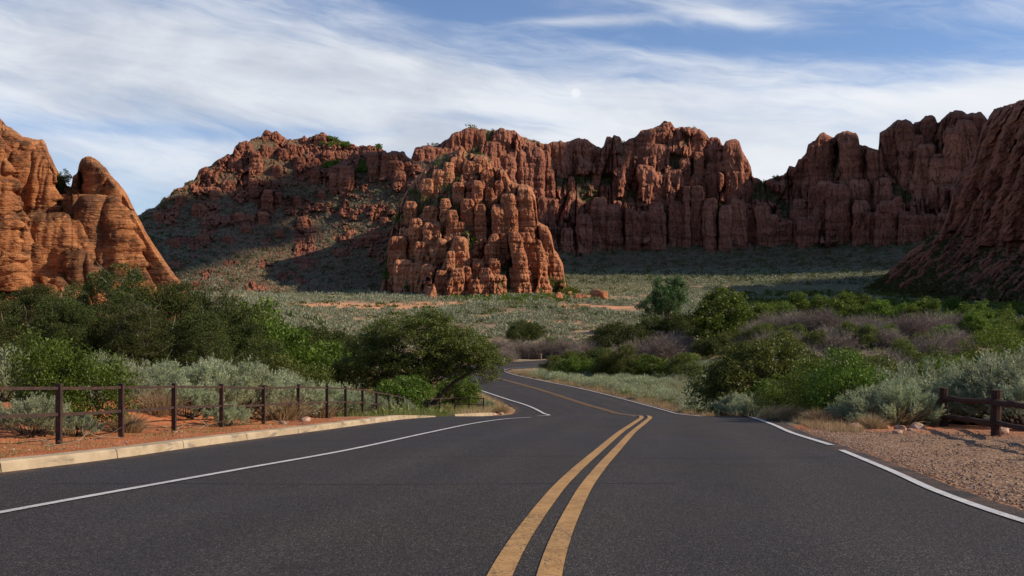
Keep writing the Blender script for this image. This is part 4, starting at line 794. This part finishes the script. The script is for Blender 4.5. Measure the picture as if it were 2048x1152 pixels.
DG = crown_tree('dark_bush', [(0, 0, 1.6, 2.3, 1.9, 1.4), (1.5, .2, 1.2, 1.5, 1.4, 1.), (-1.4, -.2, 1.5, 1.6, 1.3, 1.2)], (0, 0, 0), 190, 80, .13, M['oak'], 431, .09, .42, 22, .45, 5)
BR = [crown_tree('broadleaf_tree', [(0, 0, 3.0, 2.3, 2., 1.7), (1.2, .4, 2.0, 1.7, 1.6, 1.2), (-1.3, -.3, 2.1, 1.7, 1.5, 1.3), (.2, 0, 4.5, 1.3, 1.2, .9)], (0, 0, 0), 190, 60, .2, M['bright'], 440+i, .14, .5, 30, .5, 2) for i in range(2)]
GR = crown_tree('green_shrub', [(0, 0, 1.3, 1.9, 1.6, 1.1), (1.3, .2, .9, 1.2, 1.1, .8), (-1.2, -.2, 1.0, 1.3, 1.1, .9)], (0, 0, 0), 150, 60, .13, M['green'], 450, .07, .36, 18, .45, 5)
place(MB_[0], 555, 56, 1.05, None, 'olive green shrub oak right of the dark grove', 'bush', 'shrub oaks')
place(MB_[1], 500, 58, 1.0, None, 'olive shrub oak touching the dark grove', 'bush', 'shrub oaks')
place(GR, 530, 86, 2.6, .4, 'light green shrub rising behind the shrub oaks', 'bush', 'green shrubs', sz=3.0)
place(GR, 505, 92, 2.4, 2.4, 'light green shrub under the dirt bank', 'bush', 'green shrubs', sz=3.6)
place(GR, 645, 96, 1.9, 1.4, 'bright green shrub left of the big roadside tree', 'bush', 'green shrubs', sz=2.2)
place(GR, 805, 66, 1.3, 1.4, 'low green shrub under the left side of the big tree', 'bush', 'green shrubs', sz=1.2)
place(GR, 920, 90, 1.3, 2.0, 'low green shrub under the right side of the big tree', 'bush', 'green shrubs', sz=1.1)
place(MB_[0], 620, 66, 1.05, None, 'olive shrub oak left of the big roadside tree', 'bush', 'shrub oaks')
for (px, d, s, lb) in [(600, 150, 2.0, 'dark bush left of its pair behind the big tree'), (660, 152, 2.1, 'dark bush right of its pair behind the big tree'), (1050, 232, 2.0, 'dark bush beyond the fence at the far bend'), (1245, 195, 2.6, 'dark rounded bush above the bare thicket'), (1225, 200, 2.2, 'dark bush among black lava rocks'), (720, 140, 1.8, 'dark bush hidden behind the big tree'), (560, 130, 1.5, 'dark bush below the orange sand'), (1312, 240, 2.0, 'dark bush against the lava rocks, left'), (1362, 236, 2.2, 'dark bush against the lava rocks, right'), (1415, 196, 1.6, 'dark bush under the round yellow green tree')]:
    place(DG, px, d, s, None, lb, 'bush', 'dark bushes on the valley floor', sz=s*.95)

# the big roadside tree
bt = crown_tree('roadside_tree', [(-1.2, 0, 5.6, 4.2, 3.2, 2.6), (2.9, .2, 4.8, 3.2, 2.6, 2.3), (-4.6, .3, 4.1, 3.2, 2.6, 2.5), (.4, -.3, 7.0, 2.6, 2.0, 1.3), (5.2, 0, 3.6, 1.8, 1.7, 1.5), (-6.6, 0, 2.9, 1.8, 1.6, 1.8), (-2.5, -.6, 3.0, 3.6, 2.4, 1.9), (2., .4, 3.9, 2.4, 2., 1.4)], (.2, 0, 0), 760, 115, .15, M['olive'], 501, .30, .58, 80, .42, 3, 900, flat=.65)
tag(bt, 'wide olive green tree leaning over the bend of the road', 'tree'); x, y = xy(852, 86); bt.location = (x, y, g1(x, y))
lb_ = MB(); p = np.array([(.3, 0, .0), (1.3, -.2, 1.2), (2.5, -.4, 2.3), (3.9, -.3, 3.2), (5.1, 0, 3.9)]); lb_.tube(p, [.26, .2, .16, .12, .07], 7)
p = np.array([(.1, 0, .0), (-.2, 0, 1.2), (-1.1, .1, 2.4), (-2.2, .2, 3.9)]); lb_.tube(p, [.3, .24, .2, .12], 7); lb_.build('limb', M['bark'], bt, smooth=True)

# trees right of the road
place(BR[0], 1442, 172, 2.25, .5, 'round yellow green tree left of the far road, nearest of its kind', 'tree', 'bright green trees', sz=2.15, sink=.5)
cw = crown_tree('cottonwood_tree', [(0, 0, 4.5, 3.4, 3., 2.2), (2.2, 0, 5.2, 2.0, 2., 2.2), (-2.6, 0, 3.4, 2.6, 2., 1.8), (-.4, 0, 6.8, 1.8, 1.5, 1.2), (2.4, .3, 7., 1.2, 1.2, 1.0)], (0, 0, 0), 260, 60, .26, M['blue'], 511, .2, .6, 40, .45, 4)
place(cw, 1332, 262, 1.45, .2, 'blue green cottonwood standing behind black lava rocks', 'tree', sz=1.75)
lbls = ['bright green tree just right of the round nearest tree', 'bright green tree, second right of the round tree', 'bright green tree, third right of the round tree', 'bright green tree, fourth right of the round tree', 'bright green tree, fifth right of the round tree', 'small bright green tree near the red sand patch', 'small bright tree at the foot of the bluff', 'lone bright green tree far right of the row', 'bright tree in front of the row, above the bare thicket', 'bright bushy tree low beside the round tree']
for (px, d, s, lb) in zip((1545, 1598, 1640, 1690, 1728, 1812, 1960, 1905, 1575, 1520), (235, 228, 222, 226, 232, 205, 215, 260, 200, 190), (1.15, 1.35, 1.15, 1.3, 1.2, 1.1, 1.1, .9, 1.1, 1.2), lbls):
    place(BR[random.randrange(2)], px, d, s*1.12, None, lb, 'tree', 'bright green trees', sz=s*1.15, sink=.7)
place(MB_[1], 1500, 62, 1.35, .3, 'olive shrub oak left of the roadside green bushes', 'bush', 'shrub oaks', sz=1.45)
place(MB_[0], 1570, 64, 1.35, 2.3, 'olive shrub oak behind the roadside green bushes', 'bush', 'shrub oaks', sz=1.5)
place(MB_[1], 1450, 66, 1.0, 3.3, 'low olive shrub oak at the edge of the sage belt', 'bush', 'shrub oaks', sz=1.1)
gr2 = [(1110, 138, 1.2, 'low green shrub right of the bend'), (1155, 132, 1.5, 'dark green shrub behind the sage at the bend'), (1250, 128, 1.4, 'green shrub in the middle of the sage belt'), (1300, 122, 1.3, 'green shrub below the bare thicket'), (1365, 118, 1.4, 'green shrub left of the shrub oaks'), (1420, 190, 1.2, 'green shrub beside the distant road'), (1215, 140, 1.2, 'green shrub behind the sage belt'), (1660, 70, 1.1, 'green shrub behind the large roadside bush'), (1720, 62, 1.3, 'green shrub above the large roadside bush'), (1790, 66, 1.2, 'green shrub below the bare thicket on the right'), (1600, 90, 1.6, 'green shrub between shrub oaks and thicket'), (1850, 60, 1.1, 'green shrub left of the dark shrub'), (1100, 205, 1.6, 'green shrub above the far bend')]
for k_, (px, d, s, lb) in enumerate(gr2): place(GR if k_ % 2 else MB_[0], px, d, s*(1 if k_ % 2 else .75), None, lb, 'bush', 'green shrubs', sz=s*(.7+.12*(k_ % 4)))
place(GB[0], 1905, 37, 1.5, 1., 'dark green shrub behind the log fence', 'bush', 'leafy green bushes', sz=1.7)
yg = crown_tree('tall_shrub', [(0, 0, 2.1, 1.5, 1.3, 1.2), (1.2, 0, 1.6, 1.2, 1., 1.2), (-.9, 0, 1.5, 1., .9, 1.1), (.4, 0, 3.0, .8, .7, .6)], (0, 0, 0), 170, 90, .07, M['bright'], 520, .06, .3, 26, .4, 6)
place(yg, 1985, 44, 1.15, .1, 'tall yellow green shrub at the right edge', 'bush', sz=1.2)

r9 = np.random.default_rng(99)
for k_ in range(60):
    px = r9.uniform(1485, 2080); d = r9.uniform(160, 250); sc9 = r9.uniform(.9, 2.0)
    place(BR[k_ % 2] if k_ % 3 == 0 else GR, px, d, sc9*(.8 if k_ % 3 == 0 else 1.2), None, 'bushy green shrub among the bright trees at the foot of the right bluff', 'bush', 'green shrubs among the bright trees', sink=1.0)
for k_ in range(62):
    px = r9.uniform(1520, 2060); d = r9.uniform(44, 90) if k_ < 20 else r9.uniform(80, 150)
    place(GR if k_ % 2 else MB_[k_ % 4//2], px, d, r9.uniform(.6, 1.25), None, 'green shrub in the mixed brush behind the gravel pullout', 'bush', 'mixed brush behind the pullout')
for k_ in range(22):
    px = r9.uniform(1060, 1500); d = r9.uniform(118, 160)
    if float(road_sd(*xy(px, d))[0]) < 5.5: continue
    place((GR, MB_[0], DG)[k_ % 3], px, d, r9.uniform(.55, 1.15), None, 'green shrub at the back of the sagebrush belt', 'bush', 'shrubs behind the sage belt')
# bare grey brown thickets
TH = [thicket('bare_thicket', 3.0, 3.4, 720, 600+i) for i in range(3)]
th = [(1000, 205, 1.3, 1.15), (1040, 200, 1.4, 1.2), (1085, 198, 1.4, 1.25), (1130, 196, 1.4, 1.3), (1172, 190, 1.4, 1.3), (1010, 180, 1.0, .9), (1150, 170, 1.1, 1.0), (1275, 168, 1.3, 1.4), (1325, 166, 1.4, 1.5), (1360, 172, 1.2, 1.4), (1235, 160, 1.1, 1.1)]
tl_ = ['bare brown thicket nearest the big tree', 'bare thicket above the pale rail fence', 'bare thicket right of the pale rail fence', 'bare thicket in the middle of the left strip', 'bare thicket left of the lava rocks', 'low bare thicket at the bend', 'low bare thicket in front of the lava rocks', 'bare thicket below the dark rounded bush', 'tall bare thicket below the cottonwood', 'bare thicket left of the round green tree', 'low bare thicket at the left of the cottonwood']
for i, ((px, d, s, sz), lb) in enumerate(zip(th, tl_)): place(TH[i % 3], px, d, s, None, lb, 'thicket', 'bare shrubs on the valley floor', sz=sz)
for i, px in enumerate(range(1505, 1950, 36)):
    for j, d in enumerate((108, 134, 162)):
        o = place(TH[(i+j) % 3], px+random.uniform(-12, 12), d+random.uniform(-8, 8), random.uniform(.75, 1.15)*(1+.1*j), None, 'bare grey brown shrub in the broad leafless belt on the right', 'thicket', 'leafless belt right of the road')

# sage belt right of the road beyond the crest
SM = [sage_simple('sagebrush_clump', 1.0, 1.1, 900, 700+i, .20, .035, M['sage']) for i in range(4)]
for o in SM: o['copyonly'] = 1
cnt = 0; r_ = np.random.default_rng(77); pts = []
def scatter(n, cond, rmin, dr=(52, 150), pxr=(1010, 1700)):
    out = []; tries = 0
    while len(out) < n and tries < n*60:
        tries += 1; d = dr[0]+(dr[1]-dr[0])*r_.random()**.8; px = r_.uniform(*pxr); x, y = xy(px, d)
        if not cond(x, y): continue
        if any((x-a)**2+(y-b_2)**2 < rmin**2 for a, b_2 in pts): continue
        pts.append((x, y)); out.append((px, d, x, y))
    return out
def right_side(x, y): return float(road_sd(x, y)[0]) > 1.7 and x > np.interp(y, [q[1] for q in RB[:20]], [q[0] for q in RB[:20]])
for (px, d, x, y) in scatter(230, right_side, 1.35, (50, 135), (1010, 1560)):
    s = r_.uniform(.85, 1.45); o = place(SM[r_.integers(4)], px, d, s, None, 'pale sagebrush in the dense belt inside the right hand bend', 'shrub', 'sagebrush belt inside the bend'); cnt += 1
def right_near(x, y): return x > 14 and float(road_sd(x, y)[0]) > 4
for (px, d, x, y) in scatter(45, right_near, 1.6, (34, 60), (1560, 2300)):
    place(SM[r_.integers(4)], px, d, r_.uniform(.9, 1.5), None, 'grey sagebrush in the rows behind the right verge', 'shrub', 'sagebrush behind the right verge')
def left_side(x, y): return x < -3 and float(road_sd(x, y)[0]) > 3
for (px, d, x, y) in scatter(45, left_side, 2., (40, 120), (-60, 800)):
    place(SM[r_.integers(4)], px, d, r_.uniform(.8, 1.3), None, 'grey sagebrush between the left fence and the oaks', 'shrub', 'sagebrush between fence and oaks')
for o in SM: bpy.data.objects.remove(o)

# valley sagebrush cover: beyond counting
def cover(name, n, dr, halfw, size, seed, m, per, label, dens_fn=None, hfac=.55):
    r = np.random.default_rng(seed); d = dr[0]+(dr[1]-dr[0])*r.random(n)**.9; px = r.uniform(*halfw, n); x = (px-CX)/F*d; y = d
    k = np.ones(n, bool)
    if dens_fn is not None: k = r.random(n) < dens_fn(x, y)
    x, y = x[k], y[k]; sdv = road_sd(x, y); k = sdv > 1.5; x, y = x[k], y[k]; n = len(x); z = gz(x, y); s = size[0]+(size[1]-size[0])*r.random(n)**2
    i = np.repeat(np.arange(n), per); a = r.random(len(i))*2*np.pi; rr = r.random(len(i))**.5
    hh = np.sqrt(1-rr**2*.95)*(.3+.7*r.random(len(i)))
    P = np.stack([x[i]+np.cos(a)*rr*s[i], y[i]+np.sin(a)*rr*s[i], z[i]+hh*s[i]*hfac*1.4], -1)
    D = unit(np.stack([np.cos(a)*rr, np.sin(a)*rr, .8+0*a], -1)+r.normal(0, .4, (len(i), 3))); b = MB(); blades(b, P, D, s[i]*(.35+.25*r.random(len(i))), s[i]*.22, r)
    return tag(b.build(name, m), label, None, None, 'stuff')
def vd(x, y):
    q = fbm(x*.045, y*.03, 91, 5, .6); return np.clip(1.0-1.3*sstep(.0, .42, q), .12, 1)*(1-.93*sandp(x, y))
cover('sagebrush_cover', 20000, (215, 420), (-300, 2350), (.55, 1.9), 801, M['sage_far'], 40, 'pale sagebrush covering the near valley floor', vd)
cover('sagebrush_cover', 24000, (400, 700), (-100, 2150), (.8, 2.5), 802, M['sage_far'], 22, 'pale sagebrush covering the far valley floor', vd)
cover('green_scrub_cover', 1100, (230, 520), (1450, 2300), (1.2, 3.0), 803, M['green'], 90, 'scattered green scrub on the right of the valley floor', None, .6)
cover('dark_scrub_cover', 420, (395, 445), (985, 1110), (.8, 2.2), 807, M['weed'], 50, 'olive brown scrub patch below the buttress', lambda x, y: np.exp(-(((x-6)/16)**2+((y-418)/14)**2)), .45)
cover('dark_scrub_cover', 1400, (225, 640), (500, 2300), (1.0, 2.6), 808, M['oak'], 46, 'darker scrub dotted through the valley sagebrush', lambda x, y: .3+.7*(fbm(x*.02, y*.02, 71, 3) > .1), .5)
cover('green_scrub_cover', 320, (440, 500), (900, 1190), (1.0, 2.4), 804, M['green'], 60, 'green scrub at the foot of the buttress', None, .5)
cover('undergrowth', 2600, (45, 200), (1000, 2400), (.3, .8), 805, M['weed'], 60, 'mixed low undergrowth between the shrubs on the right', lambda x, y: (x > 9)*1., .5)
cover('undergrowth', 1500, (42, 130), (-200, 980), (.3, .8), 806, M['weed'], 60, 'mixed low undergrowth between the shrubs on the left', lambda x, y: (x < -5)*1., .5)

# dry verge grass along the asphalt: beyond counting
def verge(name, path, n, w0, w1, H, m, seed, label, wd=.012, side=1):
    r = np.random.default_rng(seed); C = resamp(crom(path, 8), .2); O = offset(C, 1.)-C; i = r.integers(len(C), size=n)
    u = w0+(w1-w0)*r.random(n)**1.3; cl = fbm(C[i, 0]*.6+u, C[i, 1]*.6, seed, 3); k = cl > -.25; i, u = i[k], u[k]; n = len(i)
    P2_ = C[i]+O[i]*(side*u)[:, None]; z = gz(P2_[:, 0], P2_[:, 1]); P = np.column_stack([P2_, z-.02]); D = unit(np.column_stack([r.normal(0, .35, (n, 2)), np.ones(n)]))
    b = MB(); blades(b, P, D, H*(.4+.8*r.random(n)), wd, r, .8); return tag(b.build(name, m), label, None, None, 'stuff')
verge('dry_grass', RB[9:20], 26000, .3, 3.2, .42, M['straw'], 901, 'dry grass along the right verge of the bend', .03)
verge('dry_grass', RB[6:10], 7000, .35, 1.5, .22, M['straw'], 902, 'sparse dry grass near the gravel', .012)
verge('green_weeds', RB[9:20], 9000, .8, 4., .34, M['weed'], 903, 'weeds behind the right verge', .03)
verge('green_weeds', [(-3.6, 40), (-3.7, 50), (-3.9, 60), (-3.3, 70), (-1.8, 78), (-1.0, 86), (-3, 96)], 22000, .4, 4.5, .36, M['weed'], 904, 'yellow green weeds along the end of the steel fence', .022, -1)
verge('dry_grass', [(-2.6, 72), (-1.3, 78), (-.6, 86), (-2.6, 96), (-5, 108)], 8000, .2, 2.0, .6, M['straw'], 905, 'dry grass on the corner beyond the kerb', .03, -1)
verge('green_weeds', [(-8.6, 14), (-7.9, 17), (-7.4, 21), (-6.6, 26), (-6, 31)], 3000, .5, 3., .14, M['weed'], 906, 'thin weeds on the red soil by the kerb', .010, -1)

# slope scrub and rubble on the sheets
def slope_scrub(name, sh, n, size, seed, m, per, label, pyr=(0, 999), pxr=(-999, 9999), vmin=.3):
    V, vg, PX, PY = ALLSHEETS[sh]; r = np.random.default_rng(seed); k = np.argwhere((vg > vmin) & (PY > pyr[0]) & (PY < pyr[1]) & (PX > pxr[0]) & (PX < pxr[1]))
    if not len(k): return
    k = k[r.integers(len(k), size=n)]; P0 = V[k[:, 0], k[:, 1]]; s = size[0]+(size[1]-size[0])*r.random(n)**2.5; i = np.repeat(np.arange(n), per)
    q = inball(r, len(i)); q[:, 2] = np.abs(q[:, 2]); P = P0[i]+q*s[i][:, None]*np.array([1, 1, .8]); D = unit(q+np.array([0, 0, .5])+r.normal(0, .4, q.shape)); b = MB(); blades(b, P, D, s[i]*.45, s[i]*.32, r)
    tag(b.build(name, m), label, None, None, 'stuff')
slope_scrub('slope_scrub', 'red_mountain', 5200, (.8, 2.6), 951, M['sage_far'], 12, 'grey scrub dotted over the mountain slope', (380, 600))
slope_scrub('slope_scrub', 'red_mountain', 1600, (1., 3.), 952, M['oak'], 18, 'dark scrub on the mountain ledges')
slope_scrub('slope_scrub', 'red_mountain', 600, (1.5, 3.2), 958, M['green'], 18, 'green scrub on the mountain top', (260, 345), (640, 800))
slope_scrub('slope_scrub', 'far_cliff_wall', 5200, (1.0, 3.4), 953, M['oak'], 14, 'dark scrub on the talus below the far cliffs', (470, 600))
slope_scrub('slope_scrub', 'far_cliff_wall', 1500, (1.5, 4.5), 954, M['oak'], 20, 'dark scrub in the clefts of the far cliffs', (200, 480))
slope_scrub('slope_scrub', 'far_cliff_wall', 12000, (1.0, 2.4), 959, M['sage_far'], 12, 'grey scrub on the foot of the far talus', (538, 600))
slope_scrub('slope_scrub', 'right_bluff', 6500, (.6, 2.2), 955, M['oak'], 16, 'dark scrub on the bluff slope', (420, 600))
slope_scrub('slope_scrub', 'sandstone_buttress', 800, (.8, 2.4), 956, M['green'], 16, 'green scrub on the buttress ledges')
slope_scrub('slope_scrub', 'left_outcrop', 90, (.4, 1.3), 957, M['green'], 60, 'small green plants in the cracks of the slickrock', (300, 560), (0, 320), .05)
# the shrub in the notch of the slickrock
ns = crown_tree('notch_shrub', [(0, 0, 1.5, 1.5, 1.2, 1.6), (.6, 0, 3.0, 1.2, 1., 1.4), (-.3, 0, .3, 1.2, 1., 1.)], (0, 0, 0), 90, 60, .15, M['green'], 530, .06, .35, 10, .4, 4)
ns.location = ((120-CX)/F*163, 163, (CY-392)/F*163); tag(ns, 'green shrub growing in the notch beside the leaning knob', 'bush')

# rocks
def boulder(name, s, seed, m, flat=(1, 1, .7), sub=3, cuts=9, rg=.08):
    r = np.random.default_rng(seed); bpy_me = None
    import bmesh
    bm = bmesh.new(); bmesh.ops.create_icosphere(bm, subdivisions=sub, radius=1.)
    V = np.array([v.co[:] for v in bm.verts]); N = unit(r.normal(size=(cuts, 3))); H = .62+.3*r.random(cuts)
    for n_, h_ in zip(N, H): d = V@n_-h_; V = V-np.clip(d, 0, None)[:, None]*n_
    V = V*(1+rg*fbm(V[:, 0]*3+seed, V[:, 1]*3+V[:, 2]*2, seed, 4)[:, None]); V = V*np.array(flat)*s
    for v, c_ in zip(bm.verts, V): v.co = c_
    me = bpy.data.meshes.new(name); bm.to_mesh(me); bm.free(); me.materials.append(m); o = bpy.data.objects.new(name, me); COL.objects.link(o); return o
def put(o, px, d, dz=0., rz=None): x, y = xy(px, d); o.location = (x, y, g1(x, y)+dz); o.rotation_euler = (random.uniform(-.15, .15), random.uniform(-.15, .15), random.uniform(0, 6) if rz is None else rz); return o
bs = [(1198, 474, 5.0, (1.15, .8, .75), 'flat sided round boulder, largest right of the buttress foot'), (1170, 470, 3.4, (1.2, .8, .5), 'flat boulder left of the largest fallen boulder'), (1118, 462, 3.0, (1., .8, .8), 'dark boulder under the right end of the buttress'), (1154, 452, 2.4, (.9, .8, 1.), 'upright small boulder in front of the flat ones'), (1142, 468, 2.4, (1.2, .8, .6), 'low boulder in the green scrub'), (1190, 462, 2.2, (1.3, 1, .4), 'low slab in front of the largest boulder'), (1098, 455, 2.0, (1.1, .8, .6), 'small boulder at the left of the fallen group')]
for k, (px, d, s, fl, lb) in enumerate(bs): tag(put(boulder('boulder', s, 40+k, M['rock_butte'], fl), px, d, s*fl[2]*.5), lb, 'boulder', 'boulders fallen from the buttress')
sp_ = boulder('boulder', 4.2, 60, M['rock_butte'], (.75, .6, 1.35)); V_ = sp_.data.vertices
for v in V_:
    t_ = (v.co.z+5.6)/11.2; v.co.x = v.co.x*(1.35-1.0*t_)+1.2*t_; v.co.y *= (1.3-.8*t_)
tag(put(sp_, 861, 468, 3.0, .0), 'pointed leaning boulder standing left of the buttress foot', 'boulder', 'boulders fallen from the buttress')
lv = [(1270, 225, 2.6), (1290, 235, 3.0), (1310, 240, 3.2), (1335, 244, 3.4), (1358, 245, 3.4), (1380, 240, 3.0), (1322, 232, 2.4), (1350, 234, 2.4), (1300, 228, 2.2), (1190, 205, 1.8), (1205, 208, 2.0), (1222, 212, 2.0), (1560, 245, 2.6), (1590, 248, 2.8), (1530, 246, 2.6), (1378, 230, 2.)]
for k, (px, d, s) in enumerate(lv):
    o = tag(put(boulder('lava_rock', s*.8, 80+k, M['basalt'], (1.1, .9, .85), 4, 12, .5), px, d, s*.3), 'black lava rock %s' % ('in the heap under the cottonwood' if 1260 < px < 1400 else 'beside the dark bush left of the cottonwood' if px < 1260 else 'behind the row of bright green trees'), 'rock', 'lava rocks %s' % ('under the cottonwood' if 1260 < px < 1400 else 'by the dark bush' if px < 1260 else 'behind the bright trees'))
st = [(1835, 27.6, .22, 'largest rounded stone at the back of the gravel'), (1802, 27.2, .18, 'flat pale stone left of the largest stone'), (1795, 25.2, .13, 'small pale stone lying alone on the gravel'), (1770, 27.8, .15, 'stone half under the roadside sagebrush'), (1712, 28.4, .18, 'grey flat stone below the large green bush'), (1822, 26.4, .1, 'little stone in front of the largest stone'), (2006, 26.2, .2, 'pale stone behind the second log post'), (612, 33.2, .20, 'pale stone on the sand between the steel posts'), (566, 31.4, .13, 'small stone on the red bank'), (350, 24.6, .07, 'tiny pale stone at the third steel post'), (985, 74.5, .28, 'pale stone on the dirt corner beyond the kerb'), (990, 75.5, .22, 'smaller stone on the dirt corner'), (1002, 77, .25, 'outer stone on the dirt corner'), (1655, 29.4, .12, 'small stone beside the roadside tussock')]
for k, (px, d, s, lb) in enumerate(st): tag(put(boulder('stone', s, 120+k, M['stone'], (1.3, .9, .6), 2), px, d, s*.2), lb, 'stone', 'stones on the verge')
# loose gravel: beyond counting
def pebbles(name, n, gen, seed, smin, smax, label):
    r = np.random.default_rng(seed); x, y = gen(r, n); sdv = road_sd(x, y); k = sdv > .05; x, y = x[k], y[k]; n = len(x); z = gz(x, y); s = smin+(smax-smin)*r.random(n)**3
    base = np.array([[1, 0, 0], [-1, 0, 0], [0, 1, 0], [0, -1, 0], [0, 0, .7], [0, 0, -.7]], float); f = np.array([[0, 2, 4], [2, 1, 4], [1, 3, 4], [3, 0, 4], [2, 0, 5], [1, 2, 5], [3, 1, 5], [0, 3, 5]])
    V = (base[None]*(1+.5*(r.random((n, 6, 1))-.5)))*s[:, None, None]*(1+.5*(r.random((n, 1, 3))-.5)); a = r.random(n)*6.28; c_, s_ = np.cos(a), np.sin(a)
    Xr = V[..., 0]*c_[:, None]-V[..., 1]*s_[:, None]; Yr = V[..., 0]*s_[:, None]+V[..., 1]*c_[:, None]; V = np.stack([Xr+x[:, None], Yr+y[:, None], V[..., 2]+z[:, None]+s[:, None]*.3], -1)
    b = MB(); b.add(V.reshape(-1, 3), (f[None]+(np.arange(n)*6)[:, None, None]).reshape(-1, 3)); return tag(b.build(name, M['gravel']), label, None, None, 'stuff')
M['gravel'] = leaf_mat('gravel_stone', (.14, .08, .055), (.46, .32, .21), (.56, .47, .37), 0., .9)
pebbles('gravel', 22000, lambda r, n: (lambda y: (np.interp(y, [q[1] for q in RB[:10]], [q[0] for q in RB[:10]])+r.random(n)**1.3*9, y))(6+r.random(n)**1.2*22), 1001, .006, .028, 'loose gravel of the right pullout')
pebbles('gravel', 1500, lambda r, n: (r.uniform(-8, 10, n), 5+r.random(n)*30), 1003, .004, .014, 'grit on the verges') if False else None
pebbles('gravel', 5000, lambda r, n: (lambda y: (np.interp(y, [q[1] for q in LB[:10]], [q[0] for q in LB[:10]])-.3-r.random(n)**1.3*3, y))(10+r.random(n)*28), 1002, .006, .03, 'loose stones on the left verge')
# dead sticks on the left verge
r = np.random.default_rng(5); b = MB()
tw_l = [(200, 21.6), (330, 25.5), (100, 19.4), (400, 27), (560, 31.5), (480, 30)]
for k, (px, d) in enumerate(tw_l):
    b = MB()
    for j in range(7):
        x, y = xy(px, d); p0 = np.array([r.normal(0, .25), r.normal(0, .2), .04]); dd = unit(np.array([r.normal(), r.normal(), abs(r.normal(0, .25))])); L_ = .3+.5*r.random(); b.tube(np.stack([p0, p0+dd*L_*.5+r.normal(0, .04, 3), p0+dd*L_]), [.012, .009, .004], 4, False)
    o = b.build('dead_branch', M['palewood']); o.location = (*xy(px, d), g1(*xy(px, d))); tag(o, ['dead grey twigs behind the first fence gap', 'dead twigs at the third post', 'dead twigs at the foot of the nearest post', 'dead twigs right of the third post', 'dead twigs on the red bank', 'dead twigs below the big sagebrush'][k], 'branch', 'dead twigs on the verge')
